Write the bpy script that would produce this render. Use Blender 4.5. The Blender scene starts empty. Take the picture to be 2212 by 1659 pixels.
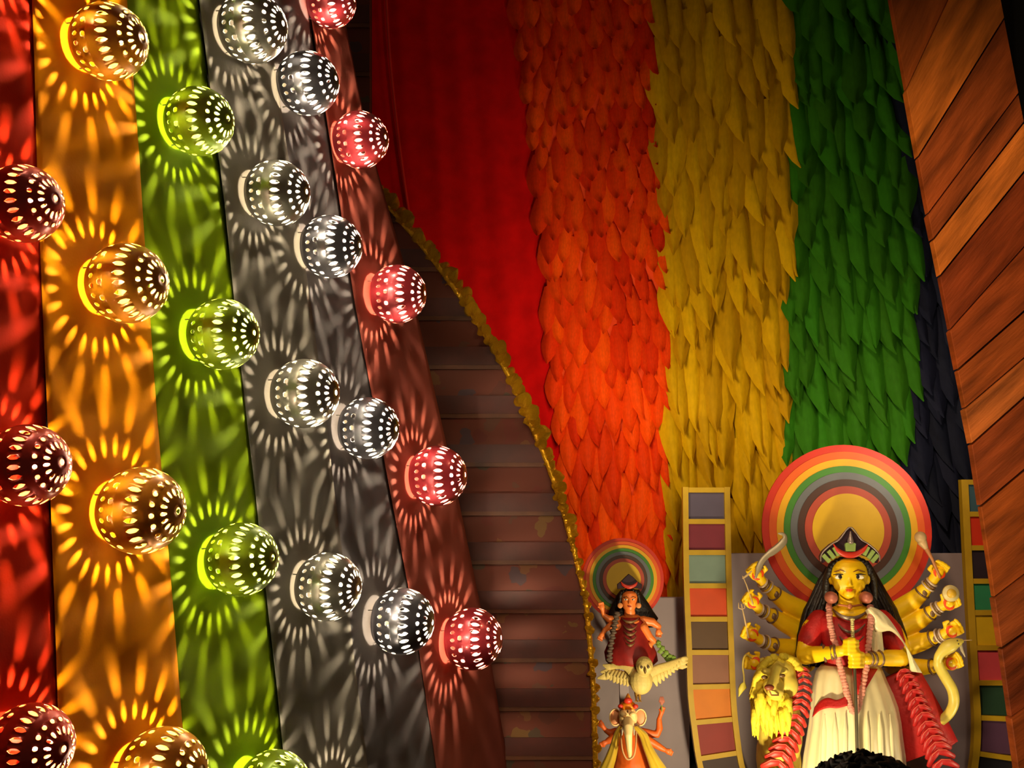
import bpy, math, random
from mathutils import Vector, Matrix, noise as mnoise
random.seed(7)
V = Vector
sc = bpy.context.scene
col = sc.collection
R = math.radians

# ------------------------------------------------------------------ camera
F, PITCH = 2200.0, R(8.0)                       # focal length in pixels of the 2212 x 1659 frame
CAM = V((0.0, 0.0, 1.9))
FWD = V((0, math.cos(PITCH), math.sin(PITCH)))
UP = V((0, -math.sin(PITCH), math.cos(PITCH)))
cd = bpy.data.cameras.new('camera'); cd.sensor_width = 36.0; cd.lens = F / 2212 * 36.0
cd.clip_start = 0.02
cam = bpy.data.objects.new('camera', cd); col.objects.link(cam)
cam.location = CAM; cam.rotation_euler = (R(90) + PITCH, 0, 0)
sc.camera = cam

# ------------------------------------------------------------------ view, world, large lights
sc.view_settings.view_transform = 'Standard'; sc.view_settings.look = 'None'
sc.view_settings.gamma = 1.0; sc.view_settings.use_curve_mapping = False
sc.view_settings.exposure = 0.0
sc.cycles.use_denoising = True
sc.cycles.sample_clamp_indirect = 4.0
w = bpy.data.worlds.new('world'); sc.world = w; w.use_nodes = True
w.node_tree.nodes['Background'].inputs[0].default_value = (1.0, 0.62, 0.36, 1)
w.node_tree.nodes['Background'].inputs[1].default_value = 0.06

def spot(name, loc, aim, watt, colr, angle=60, size=0.08, blend=0.8):
    l = bpy.data.lights.new(name, 'SPOT'); l.energy = watt; l.color = colr
    l.spot_size = R(angle); l.spot_blend = blend; l.shadow_soft_size = size
    o = bpy.data.objects.new(name, l); col.objects.link(o)
    o.location = loc; o.rotation_euler = (V(aim) - V(loc)).to_track_quat('-Z', 'Y').to_euler()
    return o
WARM = (1.0, 0.76, 0.42)
# stage lamps: two at the foot of the stage sides, one in front above the visitors, two washing the backdrop
spot('stage_spot', (0.86, 3.50, 0.70), (1.10, 4.45, 1.35), 70, (1.0, 0.82, 0.48), 120, 0.05)
spot('stage_spot', (2.25, 3.95, 0.85), (1.60, 4.4, 1.45), 36, (1.0, 0.82, 0.48), 95, 0.06)
spot('front_spot', (0.75, 0.6, 2.75), (1.12, 4.6, 1.5), 125, (1.0, 0.80, 0.52), 48, 0.15)
spot('backdrop_spot', (0.30, 4.1, 2.45), (0.85, 5.4, 3.0), 52, (1.0, 0.80, 0.50), 125, 0.15, 1.0)
spot('backdrop_spot', (1.95, 4.05, 2.2), (1.25, 5.4, 2.8), 23, (1.0, 0.82, 0.55), 120, 0.15, 1.0)
spot('hall_spot', (-0.2, 1.0, 4.4), (1.9, 3.8, 2.6), 400, (1.0, 0.69, 0.41), 40, 0.25)

spot('trim_fill_spot', (1.1, 2.3, 3.3), (0.1, 3.78, 1.9), 34, (1.0, 0.74, 0.40), 60, 0.10)  # added fill light that brightens the gold trim and lifts the dark panel

# ------------------------------------------------------------------ projection helpers
def ray(px, py):
    return V(((px - 1106.0) / F, 0, 0)) + UP * (-(py - 829.5) / F) + FWD
def at(px, py, y):                               # the point seen at a pixel on the upright plane at distance y
    d = ray(px, py); return CAM + d * (y / d.y)
def depth(p): return (V(p) - CAM).dot(FWD)
def lerp_poly(poly, y):                          # x of a boundary polyline [(x,y)...] at height y
    if y <= poly[0][1]: a, b = poly[0], poly[1]
    elif y >= poly[-1][1]: a, b = poly[-2], poly[-1]
    else:
        for a, b in zip(poly, poly[1:]):
            if a[1] <= y <= b[1]: break
    t = (y - a[1]) / (b[1] - a[1]); return a[0] + (b[0] - a[0]) * t

# ------------------------------------------------------------------ materials
def lin(h):
    h = h.lstrip('#'); out = []
    for i in (0, 2, 4):
        c = int(h[i:i+2], 16) / 255.0
        out.append(c / 12.92 if c <= 0.04045 else ((c + 0.055) / 1.055) ** 2.4)
    return out
MATS = {}
def M(name, hexc, rough=0.6, metal=0.0, var=0.12, scale=14.0, bump=0.0, bscale=60.0, rnd=0.0, stretch=None,
      sheen=0.0, coat=0.0, sss=0.0, trans=0.0, spec=0.5):
    if name in MATS: return MATS[name]
    m = bpy.data.materials.new(name); m.use_nodes = True; nt = m.node_tree; N = nt.nodes; L = nt.links
    p = N['Principled BSDF']; c = lin(hexc)
    p.inputs['Roughness'].default_value = rough; p.inputs['Metallic'].default_value = metal
    p.inputs['Specular IOR Level'].default_value = spec; p.inputs['Sheen Weight'].default_value = sheen; p.inputs['Coat Weight'].default_value = coat
    if sss: p.inputs['Subsurface Weight'].default_value = sss; p.inputs['Subsurface Radius'].default_value = (.02, .008, .004)
    tc = N.new('ShaderNodeTexCoord'); mp = N.new('ShaderNodeMapping'); L.new(tc.outputs['Object'], mp.inputs[0])
    if stretch: mp.vector_type = 'TEXTURE'; mp.inputs['Rotation'].default_value = stretch[0]; mp.inputs['Scale'].default_value = stretch[1]
    nz = N.new('ShaderNodeTexNoise'); nz.inputs['Scale'].default_value = scale; nz.inputs['Detail'].default_value = 4
    L.new(mp.outputs[0], nz.inputs['Vector'])
    hs = N.new('ShaderNodeHueSaturation'); hs.inputs['Color'].default_value = (*c, 1)
    mr = N.new('ShaderNodeMapRange'); mr.inputs['From Min'].default_value = .3; mr.inputs['From Max'].default_value = .7
    mr.inputs['To Min'].default_value = 1 - var; mr.inputs['To Max'].default_value = 1 + var
    L.new(nz.outputs['Fac'], mr.inputs['Value'])
    val = mr.outputs[0]
    if rnd:
        oi = N.new('ShaderNodeObjectInfo'); r2 = N.new('ShaderNodeMapRange')
        r2.inputs['To Min'].default_value = 1 - rnd; r2.inputs['To Max'].default_value = 1 + rnd
        L.new(oi.outputs['Random'], r2.inputs['Value'])
        mu = N.new('ShaderNodeMath'); mu.operation = 'MULTIPLY'; L.new(val, mu.inputs[0]); L.new(r2.outputs[0], mu.inputs[1]); val = mu.outputs[0]
        r3 = N.new('ShaderNodeMapRange'); r3.inputs['To Min'].default_value = .5 - rnd * .03; r3.inputs['To Max'].default_value = .5 + rnd * .03
        L.new(oi.outputs['Random'], r3.inputs['Value']); L.new(r3.outputs[0], hs.inputs['Hue'])
    L.new(val, hs.inputs['Value']); L.new(hs.outputs[0], p.inputs['Base Color'])
    if bump:
        n2 = N.new('ShaderNodeTexNoise'); n2.inputs['Scale'].default_value = bscale; n2.inputs['Detail'].default_value = 3
        L.new(mp.outputs[0], n2.inputs['Vector'])
        b = N.new('ShaderNodeBump'); b.inputs['Strength'].default_value = bump; b.inputs['Distance'].default_value = 0.01
        L.new(n2.outputs['Fac'], b.inputs['Height']); L.new(b.outputs[0], p.inputs['Normal'])
    if trans:
        tr = N.new('ShaderNodeBsdfTranslucent'); L.new(hs.outputs[0], tr.inputs['Color'])
        mx = N.new('ShaderNodeMixShader'); mx.inputs[0].default_value = trans
        L.new(p.outputs[0], mx.inputs[1]); L.new(tr.outputs[0], mx.inputs[2])
        L.new(mx.outputs[0], N['Material Output'].inputs[0])
    MATS[name] = m; return m
def glow(name, colr, strength):
    m = bpy.data.materials.new(name); m.use_nodes = True
    p = m.node_tree.nodes['Principled BSDF']
    p.inputs['Base Color'].default_value = (*colr, 1); p.inputs['Emission Color'].default_value = (*colr, 1)
    p.inputs['Emission Strength'].default_value = strength; return m

# ------------------------------------------------------------------ mesh helpers
BASE = {}
def tag(o, label=None, cat=None, group=None, kind=None):
    if label: o['label'] = label
    if cat: o['category'] = cat
    if group: o['group'] = group
    if kind: o['kind'] = kind
    return o
def thing(name, loc, label=None, cat=None, group=None, kind=None):
    o = bpy.data.objects.new(name, None); col.objects.link(o); o.location = loc
    o.empty_display_size = 0.05; BASE[o.name] = V(loc)
    return tag(o, label, cat, group, kind)
def link(name, me, parent=None, loc=None):
    o = bpy.data.objects.new(name, me); col.objects.link(o)
    if parent: o.parent = parent; BASE[o.name] = BASE.get(parent.name, V((0, 0, 0)))
    if loc is not None: o.location = loc
    return o

class MB:
    def __init__(s): s.v = []; s.f = []; s.mi = []
    def add(s, vs, fs, mi=0):
        k = len(s.v); s.v += [V(x) for x in vs]; s.f += [tuple(i + k for i in f) for f in fs]; s.mi += [mi] * len(fs)
    def loft(s, rings, cap=True, closed=True, mi=0):
        n = len(rings[0]); vs = [p for r in rings for p in r]; fs = []
        for i in range(len(rings) - 1):
            for j in range(n if closed else n - 1):
                a, b = i * n + j, i * n + (j + 1) % n
                fs.append((a, b, b + n, a + n))
        if cap and closed:
            fs.append(tuple(range(n - 1, -1, -1))); fs.append(tuple(range((len(rings) - 1) * n, len(rings) * n)))
        s.add(vs, fs, mi)
    def tube(s, pts, rads, n=10, flat=1.0, flatdir=None, rnd=True, mi=0):
        pts = [V(p) for p in pts]
        if not hasattr(rads, '__len__'): rads = [rads] * len(pts)
        rads = list(rads)
        if rnd:                                       # rounded ends
            d0 = (pts[0] - pts[1]).normalized(); d1 = (pts[-1] - pts[-2]).normalized(); r0, r1 = rads[0], rads[-1]
            pts = [pts[0] + d0 * r0 * .85, pts[0] + d0 * r0 * .5] + pts + [pts[-1] + d1 * r1 * .5, pts[-1] + d1 * r1 * .85]
            rads = [r0 * .45, r0 * .85] + rads + [r1 * .85, r1 * .45]
        T = []
        for i in range(len(pts)):
            a = pts[max(i - 1, 0)]; b = pts[min(i + 1, len(pts) - 1)]
            t = b - a; T.append(t.normalized() if t.length > 1e-9 else V((0, 0, 1)))
        if flatdir is not None: u = V(flatdir)
        else: u = V((0, -1, 0)) if abs(T[0].y) < .9 else V((1, 0, 0))
        rings = []
        for p, r, t in zip(pts, rads, T):
            uu = u - t * u.dot(t)
            if uu.length < 1e-4: uu = t.orthogonal()
            uu.normalize(); vv = t.cross(uu); 
            if flatdir is None: u = uu
            rings.append([p + uu * (math.cos(q) * r * flat) + vv * (math.sin(q) * r) for q in (2 * math.pi * j / n for j in range(n))])
        s.loft(rings, mi=mi)
    def ell(s, c, r, rot=None, nu=16, nv=10, mi=0):
        c = V(c); r = V((r, r, r)) if not hasattr(r, '__len__') else V(r); vs = []; fs = []
        for i in range(1, nv):
            th = math.pi * i / nv
            for j in range(nu):
                ph = 2 * math.pi * j / nu
                p = V((r.x * math.sin(th) * math.cos(ph), r.y * math.sin(th) * math.sin(ph), r.z * math.cos(th)))
                if rot is not None: p = rot @ p
                vs.append(c + p)
        for z in (1, -1):
            p = V((0, 0, r.z * z)); p = rot @ p if rot is not None else p; vs.append(c + p)
        for i in range(nv - 2):
            for j in range(nu):
                a, b = i * nu + j, i * nu + (j + 1) % nu; fs.append((a, a + nu, b + nu, b))
        t, q = len(vs) - 2, len(vs) - 1; k = (nv - 2) * nu
        for j in range(nu):
            fs.append((t, j, (j + 1) % nu)); fs.append((q, k + (j + 1) % nu, k + j))
        s.add(vs, fs, mi)
    def prism(s, pts, off, bev=0.0, mi=0):               # outline extruded by off (a small chamfer at the front when bev > 0)
        pts = [V(p) for p in pts]; off = V(off); n = len(pts)
        rings = [[p + off for p in pts], pts]
        if bev:
            c = sum(pts, V((0, 0, 0))) / n; dn = -off.normalized() * bev
            fr = [p + (c - p).normalized() * min(bev, (c - p).length * .5) + dn * 0 for p in pts]
            rings = [[p + off for p in pts], [p - dn for p in pts], fr]
        s.loft(rings, mi=mi)
    def box(s, c, h, rot=None, mi=0):
        c = V(c); vs = []
        for x in (-1, 1):
            for y in (-1, 1):
                for z in (-1, 1):
                    p = V((x * h[0], y * h[1], z * h[2])); vs.append(c + (rot @ p if rot is not None else p))
        s.add(vs, [(0, 1, 3, 2), (4, 6, 7, 5), (0, 4, 5, 1), (2, 3, 7, 6), (0, 2, 6, 4), (1, 5, 7, 3)], mi)
    def torus(s, c, axis, r1, r2, n=20, m=8, mi=0):
        c = V(c); a = V(axis).normalized(); u = a.orthogonal().normalized(); w_ = a.cross(u); rings = []
        for i in range(n):
            q = 2 * math.pi * i / n; d = u * math.cos(q) + w_ * math.sin(q)
            rings.append([c + d * (r1 + r2 * math.cos(2 * math.pi * j / m)) + a * (r2 * math.sin(2 * math.pi * j / m)) for j in range(m)])
        rings.append(rings[0]); s.loft(rings, cap=False, mi=mi)
    def grid(s, rows, thick=None, mi=0):                 # open sheet, optionally thickened along a vector
        n = len(rows[0]); m = len(rows); vs = [p for r in rows for p in r]; fs = []
        for i in range(m - 1):
            for j in range(n - 1):
                a = i * n + j; fs.append((a, a + 1, a + n + 1, a + n))
        if thick is not None:
            k = len(vs); t = V(thick); vs = vs + [V(p) + t for p in vs]
            fs = fs + [tuple(i + k for i in reversed(f)) for f in fs]
            edge = [i for i in range(n)] + [i * n + n - 1 for i in range(1, m)] + [(m - 1) * n + j for j in range(n - 2, -1, -1)] + [i * n for i in range(m - 2, 0, -1)]
            for a, b in zip(edge, edge[1:] + edge[:1]): fs.append((b, a, a + k, b + k))
        s.add(vs, fs, mi)
    def mesh(s, name, mats, base=V((0, 0, 0)), smooth=True):
        me = bpy.data.meshes.new(name); me.from_pydata([tuple(p - base) for p in s.v], [], s.f)
        for m in (mats if isinstance(mats, (list, tuple)) else [mats]): me.materials.append(m)
        if any(s.mi): me.polygons.foreach_set('material_index', s.mi)
        if smooth: me.polygons.foreach_set('use_smooth', [True] * len(me.polygons))
        me.update(); return me
    def build(s, name, mats, parent=None, smooth=True, label=None, remesh=None, sm=5):
        base = BASE.get(parent.name, V((0, 0, 0))) if parent else (sum(s.v, V((0, 0, 0))) / len(s.v))
        me = s.mesh(name, mats, base, smooth)
        o = link(name, me, parent)
        if not parent: o.location = base; BASE[o.name] = base
        if remesh:
            a = o.modifiers.new('r', 'REMESH'); a.mode = 'VOXEL'; a.voxel_size = remesh; a.use_smooth_shade = True
            if sm: b = o.modifiers.new('s', 'SMOOTH'); b.iterations = sm; b.factor = .5
            dg = bpy.context.evaluated_depsgraph_get(); m2 = bpy.data.meshes.new_from_object(o.evaluated_get(dg))
            o.modifiers.clear(); o.data = m2; m2.name = name
        if label: o['label'] = label
        return o
def curve_pts(pts, n):                                   # Catmull-Rom through points (any tuple length)
    P = [tuple(p) for p in pts]; out = []; m = len(P) - 1
    for i in range(n):
        t = i / (n - 1) * m; k = min(int(t), m - 1); f = t - k
        p0, p1, p2, p3 = P[max(k - 1, 0)], P[k], P[k + 1], P[min(k + 2, m)]
        out.append(tuple(.5 * (2 * b + (c - a) * f + (2 * a - 5 * b + 4 * c - d) * f * f + (3 * b - a - 3 * c + d) * f ** 3) for a, b, c, d in zip(p0, p1, p2, p3)))
    return out

# ================================================================== the setting
def slab(name, lo, hi, m, kind='structure', label=None):
    b = MB(); c = (V(lo) + V(hi)) / 2; h = (V(hi) - V(lo)) / 2; b.box(c, h)
    o = b.build(name, m, None, smooth=False); tag(o, label, None, None, kind); return o
slab('floor', (-3.5, -1.5, -0.1), (4.5, 6.2, 0.0), M('floor', '#4a3020', .8), label='dark brown hall floor')
slab('wall_back', (-2.0, 5.62, 0), (4.5, 5.7, 6.0), M('void_black', '#0a0707', .9), label='wall painted black for the dark void behind the feather strips')  # near-black colour stands in for the unlit void behind the strips
STAGE_Z = 0.5
slab('floor_stage', (-0.2, 3.95, 0.0), (3.6, 5.6, STAGE_Z), M('stage', '#5a2a18', .8), label='raised stage floor under the idols')

# ---- lamp wall: a plane that runs away from the camera to the far end of the stage front
A = R(71)
WN = V((math.sin(A), -math.cos(A), 0)); WD = V((math.cos(A), math.sin(A), 0))
Q0 = V((-0.661, 1.75, 0))
def on_wall(px, py, off=0.0):
    d = ray(px, py); p0 = Q0 + WN * off
    t = (p0 - CAM).dot(WN) / d.dot(WN); return CAM + d * t
CLOTH = -0.05
bounds = [
    [(-330, -260), (-330, 1900)],
    [(62, -260), (70, 0), (100, 830), (130, 1659), (140, 1900)],
    [(250, -260), (270, 0), (300, 420), (330, 830), (398, 1659), (416, 1900)],
    [(390, -260), (430, 0), (488, 450), (535, 900), (600, 1500), (640, 1900)],
    [(530, -260), (570, 0), (665, 640), (745, 1265), (790, 1659), (820, 1900)],
    [(615, -260), (665, 0), (765, 640), (897, 1340), (945, 1659), (980, 1900)],
    [(670, -260), (735, 0), (795, 300), (890, 635), (980, 1028), (1052, 1380), (1100, 1659), (1130, 1900)],
]
wl = MB(); rows = []
for i in range(25):
    y = -260 + 2160 * i / 24
    rows.append([on_wall(lerp_poly(bounds[0], y) - 4, y, CLOTH - .03), on_wall(lerp_poly(bounds[6], y) - 3, y, CLOTH - .03)])
wl.grid(rows, -WN * .04)
wall_left = wl.build('wall_left', M('wall_board', '#2a1c14', .9), None, smooth=False)
tag(wall_left, 'lamp wall hung with coloured cloth strips', None, None, 'structure')
cloths = [('red', '#c42a0c', .013), ('orange', '#d88404', .004), ('green', '#6e8602', .004), ('grey', '#625d56', .004),
          ('slate', '#5a5557', .004), ('maroon', '#8a4438', .004)]
for k, (cn, hx, amp) in enumerate(cloths):
    rows = []
    for i in range(70):
        y = -260 + 2160 * i / 69; xa = lerp_poly(bounds[k], y); xb = lerp_poly(bounds[k + 1], y) + (4 if k < 5 else 0); r = []
        for j in range(19):
            u = j / 18; p = on_wall(xa + (xb - xa) * u, y, CLOTH)
            n1 = mnoise.noise(V((u * 2.2 + k * 9 + i * .02, i * .045, k * 3.3))); n2 = mnoise.noise(V((u * 7 + k * 5, i * .11, 4.4)))
            r.append(p + WN * (amp * (n1 + .35 * n2) - (.006 if k % 2 == 0 else 0)))
        rows.append(r)
    b = MB(); b.grid(rows, -WN * .002)
    b.build('cloth_strip', M('cloth_' + cn, hx, .85, var=.10, scale=7, bump=.06, bscale=240, spec=.08), wall_left, label=cn + ' cloth strip')

# ---- perforated lamps
def shade_mesh(name, mats):
    NS = 48; b = MB(); Ro, Ri = 1.0, 0.985
    def sp(th, ph, r): return V((r * math.sin(th) * math.cos(ph), r * math.sin(th) * math.sin(ph), r * math.cos(th)))
    def solid(t0, t1, st):
        for i in range(st):
            a, c = t0 + (t1 - t0) * i / st, t0 + (t1 - t0) * (i + 1) / st
            for j in range(NS):
                p0, p1 = 2 * math.pi * j / NS, 2 * math.pi * (j + 1) / NS
                for r, mi, fl in ((Ro, 0, 0), (Ri, 1, 1)):
                    q = [sp(a, p0, r), sp(c, p0, r), sp(c, p1, r), sp(a, p1, r)]
                    b.add(q[::-1] if fl else q, [(0, 1, 2, 3)], mi)
    def holes(t0, t1, n, tc, hl, hw, ph0=0):
        kseg = NS // n; side = 3; dphi = 2 * math.pi / n
        for c in range(n):
            p0 = c * dphi; per = []
            for i in range(kseg): per.append((t0, p0 + dphi * i / kseg))
            for i in range(side): per.append((t0 + (t1 - t0) * i / side, p0 + dphi))
            for i in range(kseg): per.append((t1, p0 + dphi - dphi * i / kseg))
            for i in range(side): per.append((t1 - (t1 - t0) * i / side, p0))
            pc = p0 + dphi / 2; s_ = math.sin(tc); inn = []
            for th, ph in per:
                ang = math.atan2((th - tc) / hl, (ph - pc) * s_ / hw)
                inn.append((tc + hl * math.sin(ang), pc + hw * math.cos(ang) / s_))
            m = len(per)
            for r, mi, fl in ((Ro, 0, 1), (Ri, 1, 0)):
                vs = [sp(*q, r) for q in per] + [sp(*q, r) for q in inn]
                fs = [(i, (i + 1) % m, m + (i + 1) % m, m + i) for i in range(m)]
                b.add(vs, [f[::-1] if fl else f for f in fs], mi)
            vs = [sp(*q, Ro) for q in inn] + [sp(*q, Ri) for q in inn]
            b.add(vs, [(i, (i + 1) % m, m + (i + 1) % m, m + i) for i in range(m)], 1)
    D = R
    # pole cap with its single hole, then the rows of holes towards the wall
    solid(D(4.5), D(17), 2); holes(D(17), D(33), 16, D(25), D(5.0), D(2.2)); solid(D(33), D(35), 1)
    holes(D(35), D(47), 16, D(41), D(3.4), D(3.2)); solid(D(47), D(56.5), 2)
    holes(D(56.5), D(77.5), 24, D(67), D(8.6), D(3.4)); solid(D(77.5), D(89), 2)
    holes(D(89), D(101), 16, D(95), D(4.6), D(4.2)); solid(D(101), D(104), 1)
    holes(D(104), D(118), 24, D(111), D(5.6), D(3.2)); solid(D(118), D(138), 3)
    for a in (D(4.5), D(138)):
        for j in range(NS):
            p0, p1 = 2 * math.pi * j / NS, 2 * math.pi * (j + 1) / NS
            b.add([sp(a, p0, Ro), sp(a, p1, Ro), sp(a, p1, Ri), sp(a, p0, Ri)], [(0, 1, 2, 3)], 1)
    me = b.mesh(name, mats)
    import bmesh
    bm = bmesh.new(); bm.from_mesh(me); bmesh.ops.remove_doubles(bm, verts=bm.verts, dist=1e-4); bm.to_mesh(me); bm.free()
    return me
BULB = glow('bulb_glow', (1.0, 0.84, 0.57), 3800.0)
def bulb_mesh():
    b = MB(); b.tube([(0, 0, .33), (0, 0, .57)], .05, n=10); return b.mesh('bulb', BULB)
def socket_mesh():
    b = MB(); rings = []
    for z, r in ((-.82, .26), (-.77, .26), (-.75, .13), (-.2, .13), (-.18, .11), (.25, .08)):
        rings.append([V((r * math.cos(q), r * math.sin(q), z)) for q in (2 * math.pi * j / 16 for j in range(16))])
    b.loft(rings); return b.mesh('socket', M('socket', '#cfc8b8', .5))
def pin_mesh():
    b = MB(); b.tube([(.66, 0, -.73), (.66, 0, -.86)], .018, n=8); return b.mesh('standoff_pin', M('pin', '#8a8478', .4, .8))
BM_, SM_, PM_ = bulb_mesh(), socket_mesh(), pin_mesh()
shade_cols = {'red': ('#b5260f', '#ff7a30', .25), 'orange': ('#c87d10', '#ffc030', .25), 'green': ('#78900c', '#d8f040', .25),
              'silver': ('#8f8a7e', '#f4ecd8', .75), 'steel': ('#74727a', '#efe8dc', .75), 'pink': ('#c33a44', '#ff9080', .30)}
SHADES = {}
for k, (o_, i_, me_) in shade_cols.items():
    SHADES[k] = shade_mesh('shade_' + k, [M('shade_' + k, o_, .30, me_, var=.05, coat=.4), M('shade_in_' + k, i_, .6, 0, var=.03)])
ordn = ['first', 'second', 'third', 'fourth', 'fifth']
lamp_cols = [
    ('red', 'red cloth strip', [(28, -140, 82), (50, 440, 85), (60, 1005, 90), (66, 1612, 92)]),
    ('orange', 'orange cloth strip', [(235, 90, 83), (275, 612, 88), (305, 1103, 95), (352, 1668, 96)]),
    ('green', 'green cloth strip', [(378, -190, 72), (430, 262, 75), (482, 722, 78), (522, 1208, 80), (592, 1704, 82)]),
    ('silver', 'grey cloth strip', [(545, 60, 76), (598, 417, 72), (658, 850, 76), (708, 1267, 74), (768, 1738, 76)]),
    ('steel', 'slate cloth strip', [(664, 180, 69), (714, 533, 69), (795, 925, 68), (868, 1342, 72)]),
    ('pink', 'maroon cloth strip', [(714, 4, 56), (778, 302, 62), (858, 635, 64), (944, 1028, 66), (1020, 1380, 67)]),
]
axis_q = (Matrix.Rotation(R(3), 3, 'Z') @ WN).to_track_quat('Z', 'Y')     # the shades look a little down the hall
for cname, where, L_ in lamp_cols:
    vis = 0
    for i, (px, py, rp) in enumerate(L_):
        p = on_wall(px, py, 0.0); rr = rp * depth(p) / F * 0.985
        p = on_wall(px, py, 0.82 * rr + CLOTH)           # the shade stands off the cloth by its own depth
        rr = rp * depth(p) / F * 0.985
        txt = {'silver': 'silver', 'steel': 'dark steel'}.get(cname, cname)
        if py < -60: lab = txt + ' perforated ball lamp mounted above the rest on the ' + where
        else:
            lab = '%s perforated ball lamp, %s from the top on the %s' % (txt, ordn[vis], where); vis += 1
        e = thing('perforated_lamp', p, lab, 'lamp', 'perforated ball lamps on the wall')
        e.rotation_euler = (axis_q @ V((0, 0, 1)).to_track_quat('Z', 'Y')).to_euler()
        e.rotation_mode = 'QUATERNION'
        jit = Matrix.Rotation(R(random.uniform(-4, 4)), 3, 'X') @ Matrix.Rotation(R(random.uniform(-4, 4)), 3, 'Y')
        e.rotation_quaternion = axis_q @ jit.to_quaternion()
        e.scale = (rr, rr, rr)
        s = bpy.data.objects.new('shade', SHADES[cname]); col.objects.link(s); s.parent = e; s.rotation_euler = (0, 0, random.uniform(0, .4))
        u = bpy.data.objects.new('bulb', BM_); col.objects.link(u); u.parent = e
        k = bpy.data.objects.new('socket', SM_); col.objects.link(k); k.parent = e
        for q in range(3):
            g = bpy.data.objects.new('standoff_pin', PM_); col.objects.link(g); g.parent = e; g.rotation_euler = (0, 0, q * 2.094 + .5)

# ---- front panel of the stage: dark painted boards with a curved edge
YP = 3.78
edge = [(803, -300), (803, 0), (803, 395), (850, 455), (905, 520), (960, 590), (1010, 660), (1055, 730), (1090, 790), (1125, 860),
        (1155, 930), (1185, 1000), (1212, 1080), (1235, 1160), (1255, 1240), (1268, 1300), (1278, 1400), (1285, 1500), (1290, 1700), (1292, 2400)]
def edge_x(y): return lerp_poly(edge, y)
pan = MB(); ys = [-300 + 2700 * i / 90 for i in range(91)]
pan.grid([[at(380, y, YP + .03), at(edge_x(y) - 2, y, YP + .03)] for y in ys], (0, .03, 0))
wall_front = pan.build('wall_front', M('panel_back', '#120907', .9), None, smooth=False)
tag(wall_front, 'dark painted stage front with a curved edge', None, None, 'structure')
def frieze_mat():
    m = bpy.data.materials.new('frieze'); m.use_nodes = True; nt = m.node_tree; N = nt.nodes; L = nt.links; p = N['Principled BSDF']
    p.inputs['Roughness'].default_value = .7
    tc = N.new('ShaderNodeTexCoord'); mp = N.new('ShaderNodeMapping'); mp.inputs['Scale'].default_value = (11, 1, 13); L.new(tc.outputs['Object'], mp.inputs[0])
    vo = N.new('ShaderNodeTexVoronoi'); vo.inputs['Scale'].default_value = 1.0; dn = N.new('ShaderNodeTexNoise'); dn.inputs['Scale'].default_value = 1.6; L.new(mp.outputs[0], dn.inputs['Vector']); va = N.new('ShaderNodeVectorMath'); va.operation = 'ADD'; L.new(mp.outputs[0], va.inputs[0]); L.new(dn.outputs['Color'], va.inputs[1]); L.new(va.outputs[0], vo.inputs['Vector'])
    cr = N.new('ShaderNodeValToRGB'); e = cr.color_ramp; e.interpolation = 'CONSTANT'
    cols = ['#4a1e0e', '#70481a', '#58150e', '#2c3a26', '#641e12', '#503420', '#283240', '#70561a']
    while len(e.elements) < len(cols): e.elements.new(.5)
    for i, h in enumerate(cols): e.elements[i].position = i / len(cols); e.elements[i].color = (*lin(h), 1)
    sx = N.new('ShaderNodeSeparateColor'); L.new(vo.outputs['Color'], sx.inputs[0]); L.new(sx.outputs[0], cr.inputs[0])
    mx = N.new('ShaderNodeMix'); mx.data_type = 'RGBA'; mx.inputs['A'].default_value = (*lin('#602612'), 1)
    th = N.new('ShaderNodeMath'); th.operation = 'LESS_THAN'; th.inputs[1].default_value = .36; L.new(vo.outputs['Distance'], th.inputs[0])
    sf = N.new('ShaderNodeMath'); sf.operation = 'MULTIPLY'; sf.inputs[1].default_value = .6; L.new(th.outputs[0], sf.inputs[0]); L.new(sf.outputs[0], mx.inputs['Factor']); L.new(cr.outputs[0], mx.inputs['B']); L.new(mx.outputs['Result'], p.inputs['Base Color'])
    return m
FRZ = frieze_mat(); BANDM = M('panel_band', '#48170c', .6, var=.3, scale=9); STRIPM = M('panel_strip', '#5c3218', .6, var=.4, scale=9)
yb = [-260 + 105 * i for i in range(26)]
for i, (y0, y1) in enumerate(zip(yb, yb[1:])):
    for (a, c, nm, mt, dp) in ((y0, y0 + 9, 'slat_lip', STRIPM, .020), (y0 + 9, y0 + 66, 'frieze_board', FRZ, .012), (y0 + 66, y1, 'slat', BANDM, .022)):
        b = MB(); n = 8; yy = [a + (c - a) * q / n for q in range(n + 1)]
        pts = [at(560, a, YP)] + [at(edge_x(q) - 3, q, YP) for q in yy] + [at(560, c, YP)]
        b.prism([p - V((0, dp, 0)) for p in pts], (0, dp + .02, 0)); b.build(nm, mt, wall_front, smooth=False)

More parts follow.
